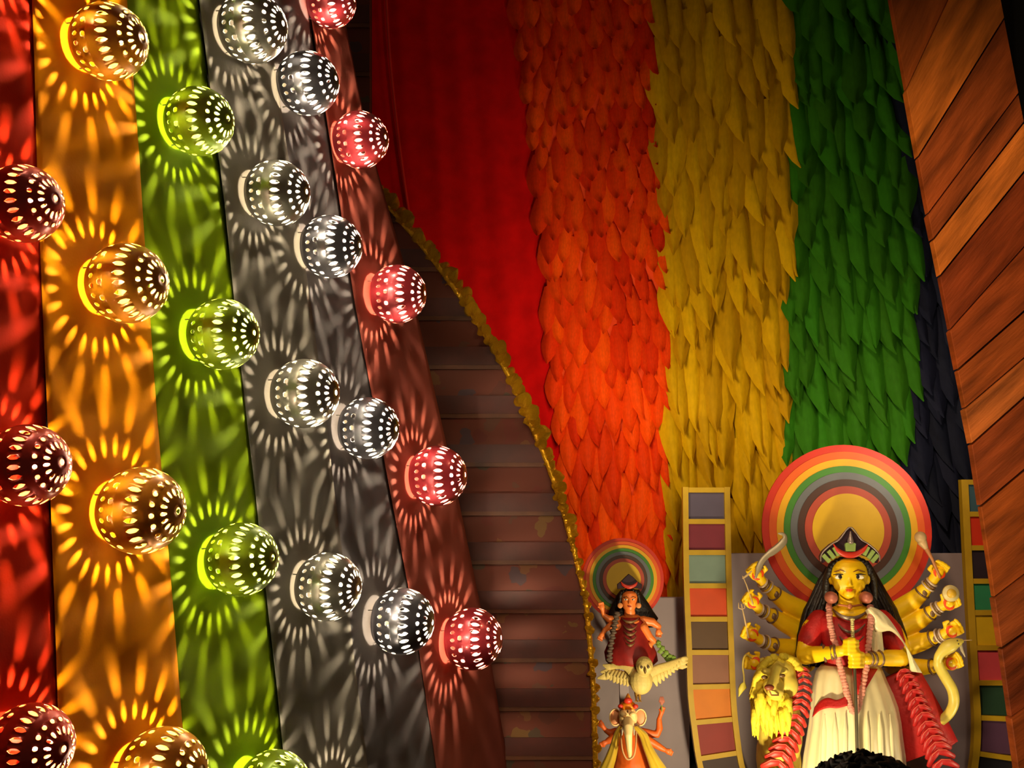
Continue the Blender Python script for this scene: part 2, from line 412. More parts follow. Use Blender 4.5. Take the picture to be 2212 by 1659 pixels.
# ---- gold ruched ribbon along the curved edge
GOLD = M('gold_foil', '#ffbe20', .18, .65, var=.25, scale=30, bump=.8, bscale=70)
gt = thing('gold_ribbon_trim', at(1240, 1130, YP - .03), 'ruched gold foil ribbon edging the curved dark panel', 'ribbon')
s_ = []; poly = [(x, y) for x, y in edge if 390 <= y <= 1700]
acc = 0; P2 = curve_pts(poly, 400); step = 23; last = None; idx = 0; pm = []
for v in range(4):
    b = MB(); rows = []
    rng = random.Random(v)
    for q in range(15):                                   # a crumpled fan of foil
        a = R(-85 + 170 * q / 14); row = []
        for k in range(6):
            r = k / 5; l = (.62 + .38 * math.cos(a)) * (1 + rng.uniform(-.05, .05))
            row.append(V((r * l * math.cos(a) * 1.05, -.30 * math.sin(math.pi * r * .9) - .16 * r * math.sin(a * 5 + v * 1.7), r * l * math.sin(a) * .8)))
        rows.append(row)
    b.grid(rows, (0, .05, 0))
    pm.append(b.mesh('pleat', GOLD))
for i in range(1, len(P2)):
    a, c = P2[i - 1], P2[i]; acc += math.hypot(c[0] - a[0], c[1] - a[1])
    if acc >= step and c[1] < 1665:
        acc = 0; p = at(c[0] - 8, c[1], YP - .02); tx = at(c[0] + (c[0] - a[0]) * 5, c[1] + (c[1] - a[1]) * 5, YP - .02) - p
        tx.normalize(); out = tx.cross(V((0, 1, 0)));  out = out if out.x > 0 else -out
        o = bpy.data.objects.new('pleat', pm[idx % 4]); col.objects.link(o); o.parent = gt
        scl = .056 * random.uniform(.8, 1.15) * (1.0 if c[1] < 950 else .8 if c[1] < 1150 else .5)
        rot = Matrix((out, V((0, 1, 0)), tx * -1)).transposed() @ Matrix.Rotation(random.uniform(-.4, .4), 3, 'Y') @ Matrix.Rotation(random.uniform(-.7, .7), 3, 'Z')
        o.matrix_local = Matrix.Translation(p - BASE[gt.name]) @ rot.to_4x4() @ Matrix.Scale(scl, 4); idx += 1
b = MB(); b.tube([at(x - 3, y, YP - .02) for x, y in curve_pts(poly, 60)], .010, n=8, rnd=False); b.build('cord', GOLD, gt)

# ---- backdrop: red curtain and strips of overlapping feather-like leaves
YB = 5.4
sb = [
    [(560, -300), (560, 1500)],
    [(1085, -300), (1112, 0), (1145, 250), (1160, 400), (1185, 700), (1205, 900), (1235, 1100), (1265, 1300), (1290, 1500)],
    [(1395, -300), (1408, 0), (1420, 250), (1440, 450), (1440, 700), (1436, 900), (1440, 1050), (1446, 1300), (1450, 1500)],
    [(1698, -300), (1700, 0), (1705, 250), (1708, 450), (1690, 650), (1692, 850), (1680, 1000), (1662, 1300), (1655, 1500)],
    [(1905, -300), (1925, 0), (1950, 250), (1966, 480), (1958, 700), (1932, 850), (1920, 1000), (1912, 1300), (1905, 1500)],
    [(2150, -300), (2200, 1500)],
]
rows = []
for i in range(40):
    y = -300 + 1750 * i / 39; xa, xb = lerp_poly(sb[0], y), lerp_poly(sb[1], y) + 14; r = []
    for j in range(90):
        u = j / 89; f = math.sin(u * 61 + .6 * math.sin(i * .12)) * .5 + mnoise.noise(V((u * 22, i * .03, 1))) * .7
        r.append(at(xa + (xb - xa) * u, y, YB + .02) + V((0, -.014 * f, 0)))
    rows.append(r)
b = MB(); b.grid(rows, (0, .004, 0)); RED = M('red_velvet', '#c80606', .85, var=.14, scale=10, bump=.2, bscale=200, spec=.1)
cur = thing('red_curtain', at(960, 1400, YB), 'plain deep red fabric curtain beside the orange feathered strip', 'curtain')
b.build('cloth', RED, cur)
b = MB(); b.tube([at(x, y, YB - .015) for x, y in curve_pts([(826, -300), (835, 0), (850, 200), (884, 460), (930, 700)], 30)], .0075, n=6); b.build('fold_highlight', M('red_fold_highlight', '#d8200e', .5), cur)  # lighter red tube standing in for the bright line along a curtain fold

def leaf_mesh(name, m, wdt, tip, curl, cup, seed):
    rng = random.Random(seed); b = MB(); rows = []; n = 8
    for i in range(n + 1):
        s = i / n; h = wdt * (.35 + .65 * math.sin(math.pi / 2 * s / .5) if s < .5 else 1 - ((s - .5) / .5) ** tip)
        h = max(h, .012); y = -(.05 + .20 * s) - (curl * max(0, (s - .82) / .18) ** 2); x = rng.uniform(-.02, .02) + .05 * math.sin(s * 3 + seed)
        rows.append([V((x - h, y + cup * h, -s)), V((x - h * .5, y + cup * h * .2, -s)), V((x, y - .02, -s)), V((x + h * .5, y + cup * h * .2, -s)), V((x + h, y + cup * h, -s))])
    b.grid(rows); return b.mesh(name, m)
def strip(nm, label, k, hexc, lw, ll, dx, dy, tip, curl, wdt, seed, ytop=-90, ybot=1330, lift=1.0):
    rng = random.Random(seed); m = M('leaf_' + nm, hexc, .7, var=.10, scale=12, rnd=.16, trans=.12, spec=.12)
    ms = [leaf_mesh('leaf', m, wdt * f, tip, curl, .2, seed + q) for q, f in enumerate((.9, 1.0, 1.1, 1.0))]
    t = thing(nm + '_leaf_strip', at((lerp_poly(sb[k], 1300) + lerp_poly(sb[k + 1], 1300)) / 2, 1300, YB), label, 'curtain')
    rows = []
    for i in range(16):
        y = -300 + 1700 * i / 15; rows.append([at(lerp_poly(sb[k], y) + 3, y, YB), at(lerp_poly(sb[k + 1], y) - 3, y, YB)])
    b = MB(); b.grid(rows, (0, .012, 0)); b.build('backing', M('backing_' + nm, hexc, .9), t, smooth=False)
    y = ybot; row = 0; cnt = 0
    while y > ytop:
        xa, xb = lerp_poly(sb[k], y), lerp_poly(sb[k + 1], y); nc = max(1, round((xb - xa) / dx)); off = .5 * (row % 2)
        for c in range(nc + (1 if off == 0 else 0)):
            x = xa + (xb - xa) * ((c + off) / nc) + rng.uniform(-.10, .10) * dx
            x = min(max(x, xa + lw * .12), xb - lw * .12)
            yy = y + rng.uniform(-.25, .25) * dy
            if k == 4 and x > lerp_poly([(1925, 0), (2000, 430), (2100, 960), (2150, 1300)], yy) + 20: continue
            p = at(x, yy, YB - .012); sc_ = depth(p) / F
            o = bpy.data.objects.new('leaf', ms[rng.randrange(4)]); col.objects.link(o); o.parent = t
            o.location = p - BASE[t.name]; f = rng.uniform(.85, 1.2)
            o.scale = (lw * sc_ * f, ll * sc_ * lift, ll * sc_ * f)
            o.rotation_euler = (rng.uniform(-.05, .05), rng.uniform(-.07, .07), rng.uniform(-.15, .15)); cnt += 1
        y -= dy; row += 1
    return t, cnt
cnts = [
 strip('orange', 'orange strip of small overlapping shaggy leaf tips', 1, '#ea4404', 36, 100, 36, 45, 1.6, .10, .5, 11, lift=1.3),
 strip('yellow', 'yellow strip of long overlapping pointed leaves', 2, '#cc9c04', 54, 190, 46, 62, 1.5, .04, .5, 21, lift=1.05),
 strip('green', 'green strip of overlapping pointed leaves', 3, '#357412', 56, 175, 46, 64, 1.6, .05, .5, 31, lift=1.15),
 strip('navy', 'dark navy strip of overlapping leaves beside the wooden post', 4, '#1c2034', 56, 160, 44, 60, 1.6, .05, .5, 41, lift=.9),
]
print('LEAVES', [c for _, c in cnts])

# ---- low grey boards behind the idols
GREY = M('grey_board', '#a8989e', .8, var=.06, scale=5)
for (x0, x1, yt, lab) in ((1245, 1490, 1290, 'lower mauve grey board behind the small idol'), (1572, 2190, 1195, 'taller mauve grey board behind the ten-armed idol')):
    b = MB(); b.prism([at(x0, yt, 5.18), at(x1, yt, 5.18), at(x1, 1930, 5.18), at(x0, 1930, 5.18)], (0, .03, 0), .004)
    o = b.build('backboard', GREY, None, smooth=False); tag(o, lab, 'board', None)

# ---- yellow ladders with coloured panels
YEL = M('yellow_frame', '#c8a018', .55, var=.08)
def swatch(name, hx): return M('sw_' + name, hx, .6, var=.05)
def ladder(lab, lrail, rrail, cells, YL, wr, fade=None):
    t = thing('color_ladder', at(lrail[0][0], 1900, YL), lab, 'frame')
    for poly in (lrail, rrail):
        if not poly: continue
        c = curve_pts(poly, 24); b = MB(); rows = []
        for (x, y) in c: rows.append([at(x - wr / 2, y, YL), at(x + wr / 2, y, YL)])
        b.grid([r[::-1] for r in rows], (0, .035, 0)); b.build('rail', YEL, t, smooth=False)
    for i, (y0, y1, sl, hx, nm) in enumerate(cells):
        xl0, xr0 = lerp_poly(lrail, y0), lerp_poly(rrail, y0); xl1, xr1 = lerp_poly(lrail, y1), lerp_poly(rrail, y1)
        b = MB(); q = [at(xl0, y0, YL + .006), at(xr0, y0 - sl, YL + .006), at(xr0, y0 - sl + 11, YL + .006), at(xl0, y0 + 11, YL + .006)]
        b.prism(q, (0, .028, 0), .002); b.build('rung', YEL, t, smooth=False)
        b = MB(); q = [at(xl0 + 2, y0 + 6, YL + .02), at(xr0 - 2, y0 + 6 - sl, YL + .02), at(xr1 - 2, y1 + 4 - sl, YL + .02), at(xl1 + 2, y1 + 4, YL + .02)]
        b.prism(q, (0, .01, 0)); b.build('panel', swatch(nm, hx), t, smooth=False, label=nm + ' panel')
ladder('yellow ladder frame with painted panels between the two idols',
       [(1481, 1052), (1483, 1250), (1489, 1400), (1492, 1500), (1500, 1570), (1514, 1660), (1545, 1760), (1590, 1840)],
       [(1571, 1052), (1575, 1250), (1580, 1400), (1584, 1500), (1590, 1570), (1604, 1660), (1635, 1740), (1680, 1800)],
       [(1053, 1121, 0, '#5a5068', 'greyish violet'), (1121, 1188, 0, '#7c2034', 'maroon'), (1188, 1260, 0, '#7c9488', 'pale teal'),
        (1260, 1332, 0, '#d64a12', 'orange red'), (1332, 1404, 0, '#5c4026', 'dark brown'), (1404, 1479, 0, '#93604a', 'dusty brown'),
        (1479, 1556, 2, '#d87a08', 'bright orange'), (1556, 1634, 8, '#8c2018', 'brick red'), (1634, 1720, 14, '#3a2420', 'black brown')], 4.9, 12)
ladder('yellow ladder frame with painted panels beside the wooden post',
       [(2084, 1036), (2092, 1200), (2100, 1350), (2108, 1480), (2112, 1560), (2108, 1640), (2090, 1730), (2060, 1800)],
       [(2176, 1036), (2184, 1200), (2192, 1350), (2200, 1480), (2206, 1560), (2202, 1640), (2184, 1730), (2154, 1800)],
       [(1036, 1105, 0, '#3a6070', 'blue grey'), (1105, 1178, 0, '#e03410', 'bright red'), (1178, 1250, 0, '#2c1c2a', 'black violet'),
        (1250, 1318, 0, '#2f9060', 'sea green'), (1318, 1394, 0, '#e6bc10', 'bright yellow'), (1394, 1470, 0, '#e4505c', 'coral pink'),
        (1470, 1545, 0, '#20402c', 'dark green'), (1545, 1622, -4, '#5c3a58', 'purple'), (1622, 1720, -14, '#141420', 'near black')], 4.9, 15)

# ---- leaning wooden post of diagonal planks
YW = 3.9
post = thing('wooden_post', at(2350, 1900, YW), 'leaning post clad in diagonal brown wooden planks', 'post')
def pl(y): return lerp_poly([(1912, -80), (1925, 0), (2000, 430), (2100, 960), (2150, 1300), (2205, 1700), (2235, 1950)], y)
def pr(y): return pl(y) + 236 + .016 * (y + 80)
b = MB(); ys = [-90 + 2040 * i / 30 for i in range(31)]
b.grid([[at(pl(y) + 14, y, YW + .03), at(pr(y) - 3, y, YW + .03)][::-1] for y in ys], (0, .03, 0))
b.build('core', M('post_core', '#1c0d08', .9), post, smooth=False)
lines = [((1900, 40), (1960, -90)), ((1957, 196), (2090, -90)), ((1988, 332), (2188, 10)), ((2001, 468), (2240, 150)), ((2014, 520), (2250, 215)),
         ((2040, 585), (2290, 275)), ((2060, 705), (2310, 425)), ((2074, 795), (2340, 560)), ((2088, 880), (2370, 640)), ((2104, 955), (2385, 705)),
         ((2128, 1086), (2410, 850)), ((2150, 1290), (2450, 1060)), ((2165, 1400), (2470, 1190)), ((2185, 1550), (2500, 1330)), ((2205, 1690), (2540, 1470)), ((2230, 1900), (2600, 1690))]
woodc = ['#a4521c', '#c46c24', '#9a4a1c', '#8e441a', '#c87028', '#8a3c18', '#94441a', '#9c4c1c', '#b4622a', '#8c401a', '#964818', '#86401a', '#7c3616', '#8a4018', '#80401a']
def hitline(a, c, f):                                   # where the line a-c meets the edge curve x = f(y)
    lo, hi = -3.0, 3.0
    g = lambda t: (a[0] + (c[0] - a[0]) * t) - f(a[1] + (c[1] - a[1]) * t)
    for _ in range(60):
        mid = (lo + hi) / 2
        if g(mid) > 0: hi = mid
        else: lo = mid
    return a[0] + (c[0] - a[0]) * lo, a[1] + (c[1] - a[1]) * lo
for i, ((a0, a1), (b0, b1)) in enumerate(zip(lines, lines[1:])):
    L0, R0 = hitline(a0, a1, pl), hitline(a0, a1, pr); L1, R1 = hitline(b0, b1, pl), hitline(b0, b1, pr)
    if L0[1] < -300: continue
    sh = lambda q, d: (q[0], q[1] + d)
    n = 6
    le = [(pl(L0[1] + (L1[1] - L0[1]) * q / n), L0[1] + 2.5 + (L1[1] - L0[1] - 5) * q / n) for q in range(n + 1)]
    re = [(pr(R0[1] + (R1[1] - R0[1]) * q / n), R0[1] + 2.5 + (R1[1] - R0[1] - 5) * q / n) for q in range(n + 1)]
    ang = math.atan2(-(R1[1] - L1[1]), R1[0] - L1[0]); pts = le + re[::-1]; dp = [.0, .012, .004, .016, .008][i % 5]
    b = MB(); b.prism([at(x, y, YW - dp) for x, y in pts], (0, .03 + dp, 0), .003)
    mt = M('plank_%d' % i, woodc[i % len(woodc)], .6, var=.55, scale=2.6, stretch=((0, -ang, 0), (1.0, 1.0, 0.13)), bump=.3, bscale=16, spec=.15)
    b.build('plank', mt, post, smooth=False)

# ================================================================== the large idol
YI = 4.4
def D(zx, zy, d=0.0): return at(1560 + zx / 3.614, 1200 + zy / 3.614, YI - d)      # drawing units of the idol -> space, d towards the viewer
U = depth(D(990, 700)) / F / 3.614
TURN = 0.32                                                 # the idol is turned a little towards the middle of the hall
def FO(x, toward, z=0.0): return V((x - toward * TURN, -toward, z))
SKIN = M('idol_skin', '#f8ca0a', .45, var=.04, coat=.3)
HAIR = M('idol_hair', '#160c08', .5, var=.3, scale=30, bump=.4, bscale=80)
REDC = M('red_cloth', '#b01210', .6, var=.12, scale=18, bump=.2, bscale=90)
SATIN = M('white_satin', '#e2d4a4', .34, var=.10, scale=9, sheen=.3)
PALM = M('palm_red', '#e8480c', .5)
BANG = M('bangle_metal', '#7d6248', .4, .4)
BANG2 = M('bangle_pale', '#cdb8a0', .4, .3)
DARK = M('paint_black', '#1a0d06', .5)
WHITEP = M('paint_white', '#f4ead0', .4)
LIP = M('paint_lip', '#d85018', .4)
PINKG = M('pink_flower', '#d8907c', .7, var=.2, scale=60, bump=.4, bscale=150)
SILV = M('necklace_metal', '#8d7c70', .4, .5, var=.2)
CRED = M('crown_red', '#c8301c', .4); CGRN = M('crown_green', '#8fa85a', .45); CMET = M('crown_metal', '#3a2630', .35, .4); CSIL = M('crown_silver', '#9c8c84', .35, .5)

def halo(c, Y, s, lab):
    t = thing('halo', at(c[0], c[1], Y), lab, 'halo')
    rad = [0, 77, 93, 108, 123, 137, 152, 168, 183]
    cols = [('mustard', '#cfa414'), ('brick', '#a8402c'), ('umber', '#45281e'), ('slate', '#62666c'), ('leaf_green', '#3c7c22'), ('marigold', '#e0a408'), ('tangerine', '#de5a0c'), ('vermilion', '#c8280c')]
    p0 = at(c[0], c[1], Y); k = depth(p0) / F * s; n = 72
    for i, (nm, hx) in enumerate(cols):
        b = MB(); r0, r1 = rad[i] * k, rad[i + 1] * k; y0 = p0.y - .030 + .003 * i; y1 = p0.y
        mt = M('halo_' + nm, hx, .55, var=.05)
        cir = lambda r, y: [V((p0.x + r * math.sin(2 * math.pi * j / n), y, p0.z + r * math.cos(2 * math.pi * j / n))) for j in range(n)]
        if i == 0: b.loft([cir(r1, y1), cir(r1, y0)])
        else: b.loft([cir(r0, y1), cir(r1, y1), cir(r1, y0), cir(r0, y0), cir(r0, y1)], cap=False)
        b.build('ring' if i else 'disc', mt, t, smooth=False)
    b = MB(); b.box((p0.x, p0.y + .02, (p0.z + STAGE_Z) / 2), (.02, .015, (p0.z - STAGE_Z) / 2)); b.build('support', GREY, t, smooth=False)
    return t
halo((1828, 1144), 4.66, 1.0, 'large rainbow ringed halo disc behind the ten-armed idol')

idol = thing('goddess_idol', V((D(1000, 1500).x, YI, STAGE_Z)), 'ten-armed yellow idol in red blouse and white sari gripping a spear', 'statue')

def hand(b, wrist, hc, k=1.0, flip=1):
    """palm facing the viewer, four fingers curled forward at the outer edge and a thumb on top"""
    a = (hc - wrist); a.y = 0; a.normalize(); cam_ = V((0, -1, 0)); u = V((-a.z, 0, a.x)) * (1 if a.x > 0 else -1)
    rot = Matrix((a, cam_, a.cross(cam_))).transposed()
    b.ell(hc, (44 * U * k, 17 * U * k, 46 * U * k), rot, nu=12, nv=8)
    b.tube([wrist, hc], [30 * U * k, 34 * U * k], n=10)
    for i, z in enumerate((-34, -12, 11, 33)):
        ln = (.85, 1.0, 1.05, .9)[i]
        p0 = hc + a * 26 * U * k + u * z * U * k; p1 = p0 + a * (26 * ln) * U * k + cam_ * 6 * U * k
        p2 = p1 + cam_ * (26 * ln) * U * k + u * 5 * U * k; p3 = p2 - a * 5 * U * k + u * 12 * U * k
        b.tube([p0, p1, p2, p3], [14 * U * k, 13 * U * k, 12 * U * k, 9 * U * k], n=8)
    q0 = hc - a * 14 * U * k + u * 34 * U * k; q1 = q0 + u * 26 * U * k + cam_ * 10 * U * k; q2 = q1 + a * 22 * U * k + cam_ * 12 * U * k
    b.tube([q0, q1, q2], [16 * U * k, 14 * U * k, 10 * U * k], n=8)
    return a, u

body = MB()
# head: rings from the top of the skull to the chin, face front about d = .17
hx = 992; dh = .085
prof = [(20, 60, 70), (50, 112, 105), (90, 138, 125), (140, 150, 132), (185, 143, 130), (225, 130, 124), (262, 106, 116), (295, 80, 104), (320, 52, 88), (335, 26, 62)]
rings = []
for zy, rw, rd in prof:
    c = D(hx, zy, dh); rings.append([c + FO(rw * U * math.cos(q), rd * U * (1.05 if math.sin(q) > 0 else .9) * math.sin(q)) for q in (2 * math.pi * j / 28 for j in range(28))])
body.loft(rings)
fd = dh + 132 * U                                           # depth of the face front
body.tube([D(hx + 4, 150, fd - 6 * U), D(hx + 4, 200, fd + 8 * U), D(hx + 4, 226, fd + 16 * U)], [6 * U, 9 * U, 14 * U], n=10)     # nose
body.ell(D(hx - 8, 230, fd + 4 * U), 10 * U); body.ell(D(hx + 16, 230, fd + 4 * U), 10 * U)
body.ell(D(hx, 300, fd - 20 * U), (46 * U, 36 * U, 34 * U))                                      # chin
for s in (-1, 1):
    body.ell(D(hx + s * 84, 225, fd - 62 * U), (40 * U, 38 * U, 52 * U))                         # cheek
    body.ell(D(hx + s * 146, 185, dh), (16 * U, 26 * U, 42 * U))                                 # ear
body.tube([D(hx + 4, 300, .08), D(1000, 380, .07), D(1000, 430, .06)], [84 * U, 90 * U, 130 * U], n=20)
body.ell(D(1000, 450, .07), (190 * U, 110 * U, 70 * U))                                          # upper chest
# front arms
body.tube([D(700, 560, .05), D(655, 700, .06), D(640, 780, .075)], [72 * U, 66 * U, 62 * U], n=16)
body.tube([D(645, 785, .08), D(740, 770, .12), D(850, 757, .19), D(930, 745, .235)], [66 * U, 62 * U, 46 * U, 40 * U], n=16)
body.tube([D(1340, 600, .05), D(1400, 720, .06), D(1405, 790, .075)], [72 * U, 66 * U, 62 * U], n=16)
body.tube([D(1400, 800, .08), D(1290, 800, .12), D(1180, 805, .19), D(1110, 808, .235)], [66 * U, 62 * U, 46 * U, 40 * U], n=16)
# the two fists, one above the other round the spear
for (fx, fy, s) in ((1008, 716, -1), (1045, 815, 1)):
    body.ell(D(fx + s * 22, fy, .245), (46 * U, 40 * U, 60 * U))
    for i in range(4):
        z = fy - 48 + i * 32
        body.tube([D(fx + s * 52, z, .25), D(fx + s * 20, z, .25 + 44 * U), D(fx - s * 24, z + 2, .25 + 46 * U), D(fx - s * 52, z + 3, .25 + 14 * U)], [17 * U, 18 * U, 17 * U, 14 * U], n=8)
    body.tube([D(fx + s * 40, fy - 40, .25), D(fx + s * 8, fy - 66, .25 + 34 * U), D(fx - s * 26, fy - 62, .25 + 46 * U)], [19 * U, 16 * U, 13 * U], n=8)
# the eight side arms
side = [
    ([(700, 480), (610, 420), (500, 370), (410, 300), (325, 222)], [84, 78, 74, 58, 36], (268, 140), .02),
    ([(680, 610), (560, 570), (470, 520), (390, 470), (302, 428)], [84, 76, 70, 56, 36], (232, 358), .03),
    ([(680, 730), (560, 725), (470, 712), (400, 700), (310, 668)], [80, 72, 66, 54, 36], (226, 615), .04),
    ([(660, 840), (560, 850), (460, 850), (390, 850), (320, 850)], [72, 66, 60, 50, 36], (246, 836), .02),
    ([(1300, 480), (1400, 410), (1490, 350), (1560, 290), (1630, 215)], [84, 78, 72, 58, 36], (1690, 128), .02),
    ([(1310, 590), (1450, 550), (1545, 500), (1620, 450), (1690, 405)], [84, 76, 70, 56, 36], (1768, 372), .03),
    ([(1320, 720), (1480, 700), (1570, 670), (1640, 645), (1710, 622)], [84, 74, 68, 54, 36], (1788, 588), .04),
    ([(1330, 860), (1480, 870), (1570, 870), (1640, 868), (1710, 860)], [76, 68, 62, 52, 36], (1786, 838), .03),
]
hands = []
for pts, rr, hc, d in side:
    P = [D(x, y, d - .115 * (1 - i / 4)) for i, (x, y) in enumerate(pts)]; body.tube(P, [r * U for r in rr], n=16)
    H = D(hc[0], hc[1], d + .02); a, u = hand(body, P[-1], H, 1.32); hands.append((P, [r * U for r in rr], H, a, u))
body.build('body', SKIN, idol, remesh=.0042, sm=3)
for P, rr, H, a, u in hands:
    b = MB(); rot = Matrix((a, V((0, -1, 0)), a.cross(V((0, -1, 0))))).transposed()
    b.ell(H + V((0, -24 * U, 0)) - a * 10 * U, (40 * U, 7 * U, 50 * U), rot, nu=12, nv=8); b.build('palm_paint', PALM, idol)
    ax = (P[-1] - P[-2]).normalized()
    for f, m_, r_ in ((.10, BANG2, 9), (-.10, BANG, 11), (-.32, BANG2, 8)):
        c = P[-1] + ax * (f * (P[-1] - P[-2]).length); b = MB(); b.torus(c, ax, (40 + (12 if f < -.2 else 2)) * U, r_ * U); b.build('bangle', m_, idol)
    b = MB(); c = P[-2]; b.torus(c, ax, 58 * U, 8 * U); b.ell(c + V((0, -58 * U, 0)), (20 * U, 8 * U, 26 * U), nu=10, nv=6); b.build('armlet', BANG, idol)
for c, ax, r in ((D(855, 757, .192), (1, -.3, .1), 46), (D(880, 752, .21), (1, -.3, .1), 45), (D(800, 763, .155), (1, -.3, .1), 56), (D(1180, 805, .19), (1, .3, 0), 48), (D(1150, 806, .21), (1, .3, 0), 46), (D(1225, 803, .16), (1, .3, 0), 54)):
    b = MB(); b.torus(c, ax, r * U, 11 * U); b.build('bangle', BANG, idol)
# face paint
def almond(cx, cy, w_, h_, d, tilt=0.0):
    pts = []
    for j in range(20):
        q = 2 * math.pi * j / 20; x = w_ * math.cos(q); y = h_ * math.sin(q) * (1 - .35 * abs(math.cos(q)) ** 2)
        pts.append(D(cx + x, cy + y + x * tilt, d))
    return pts
for s in (-1, 1):
    ex = hx + 2 + s * 68; de = fd - 16 * U
    b = MB(); b.ell(D(ex, 165, de), (46 * U, 12 * U, 18 * U), Matrix.Rotation(s * .14, 3, 'Y')); ey = b.build('eye', WHITEP, idol)
    b = MB(); b.ell(D(ex - 4, 166, de + 9 * U), (16 * U, 5 * U, 16 * U)); b.build('pupil', DARK, ey)
    b = MB(); b.tube([D(ex - s * 44, 168, de + 3 * U), D(ex - s * 16, 148, de + 11 * U), D(ex + s * 20, 144, de + 9 * U), D(ex + s * 58, 150, de - 14 * U)], [3 * U, 5 * U, 5 * U, 3 * U], n=6); b.build('eyelid', DARK, idol)
    b = MB(); b.tube([D(ex - s * 40, 128, fd - 2 * U), D(ex, 112, fd - 10 * U), D(ex + s * 52, 126, fd - 36 * U)], [4 * U, 5 * U, 3 * U], n=6); b.build('eyebrow', M('brow', '#7a4408', .5), idol)
    b = MB(); b.tube([D(ex - s * 36, 186, de + 4 * U), D(ex, 190, de + 6 * U), D(ex + s * 44, 172, de - 4 * U)], 2.5 * U, n=6); b.build('eyeliner', M('brow', '#7a4408', .5), idol)
    b = MB(); c = D(hx + s * 140 + (0 if s < 0 else -8), 328, .15); b.tube([c + V((0, .012, 0)), c - V((0, .012, 0))], [46 * U, 44 * U], n=20); b.ell(c - V((0, .016, 0)), (20 * U, 14 * U, 20 * U)); b.build('earring', M('earring', '#b06450', .5, .2), idol)
b = MB(); b.ell(D(hx + 2, 266, fd + 2 * U), (32 * U, 9 * U, 7 * U)); b.ell(D(hx + 2, 277, fd), (22 * U, 10 * U, 9 * U)); b.build('lips', LIP, idol)
b = MB(); b.ell(D(hx + 8, 100, fd - 14 * U), (9 * U, 6 * U, 24 * U)); b.ell(D(hx + 8, 82, fd - 22 * U), (16 * U, 6 * U, 10 * U)); b.build('forehead_mark', M('bindi', '#8a5208', .5), idol)
# hair: a broad fall behind the shoulders and a cap round the face
hl = [(40, 860, 1140), (100, 812, 1180), (200, 748, 1236), (320, 690, 1308), (420, 640, 1372), (520, 612, 1412), (620, 586, 1440), (740, 572, 1462), (860, 570, 1470)]
b = MB(); rings = []
for zy, xl, xr in hl:
    n = 40; cx = (xl + xr) / 2; hw = (xr - xl) / 2; rg = []
    for j in range(n):
        q = 2 * math.pi * j / n; wob = 1 + .02 * math.sin(9 * q + zy * .01)
        rg.append(D(cx + hw * math.cos(q) * wob, zy, .0) + FO(0, (.055 * math.sin(q)) * wob - .015))
    rings.append(rg)
b.loft(rings)
for j in range(40):                                        # locks at the surface of the fall
    u = random.uniform(-.97, .97); pts = []
    for i, (zy, xl, xr) in enumerate(hl[1:]):
        cx = (xl + xr) / 2; hw = (xr - xl) / 2; pts.append(D(cx + hw * u * (1 + .01 * math.sin(i + j)), zy, .055 * math.sqrt(1 - u * u) - .012))
    b.tube(pts, 15 * U, n=5)
b.build('hair', HAIR, idol)
b = MB()
for j in range(15):
    q = math.pi * (j / 14); x = hx + 4 + 158 * math.cos(q); z = 130 - 105 * math.sin(q)
    b.tube([D(x, z, .10), D(hx + 4 + 178 * math.cos(q), z + 60, .05), D(hx + 4 + 190 * math.cos(q), z + 210, .02)], [28 * U, 34 * U, 30 * U], n=8)
b.build('hair_cap', HAIR, idol)
# crown
t0 = .135
cr = [(782, 60), (768, 10), (790, -36), (850, -90), (920, -130), (1000, -222), (1080, -130), (1150, -90), (1210, -36), (1232, 10), (1216, 60), (1150, 14), (1080, -10), (1000, -18), (920, -10), (850, 14)]
b = MB(); b.prism([D(x, y, t0) for x, y in cr], (0, .03, 0), .004); crown = b.build('crown', CMET, idol, smooth=False)
b = MB(); pts = [D(*q, t0 + .012) for q in curve_pts([(770, 40), (772, 0), (800, -42), (860, -92), (920, -130), (1000, -222), (1080, -130), (1140, -92), (1200, -42), (1228, 0), (1230, 40)], 40)]
b.tube(pts, 6 * U, n=6); b.build('crown_rim', CSIL, crown)
outer = curve_pts([(868, -96), (895, -30), (950, 10), (1003, 20), (1056, 10), (1112, -30), (1146, -96)], 24); inner = curve_pts([(868, -96), (905, -58), (955, -32), (1003, -26), (1052, -32), (1100, -58), (1146, -96)], 24)
b = MB(); b.grid([[D(*p, t0 + .014), D(*q, t0 + .014)] for p, q in zip(outer, inner)], (0, .016, 0)); b.build('crescent', CRED, crown)
for (x, y, rz) in ((812, 22, -.75), (850, -8, -.65), (890, -40 + 8, -.5), (1190, 22, .75), (1160, -8, .65), (1122, -36, .5)):
    b = MB(); rot = Matrix.Rotation(rz, 3, 'Y'); b.box(D(x, y, t0 + .004), (15 * U, .006, 36 * U), rot); b.build('crown_tile', CGRN, crown, smooth=False)
b = MB(); b.prism([D(x, y, t0 + .012) for x, y in ((966, -32), (962, -92), (975, -100), (1030, -100), (1044, -92), (1040, -32))], (0, .014, 0)); b.build('crown_gem', CGRN, crown, smooth=False)
b = MB(); b.tube([D(1002, -112, t0 + .01), D(1002, -150, t0 + .01), D(1002, -186, t0 + .008)], [26 * U, 14 * U, 5 * U], n=8); b.build('crown_spire', CSIL, crown)

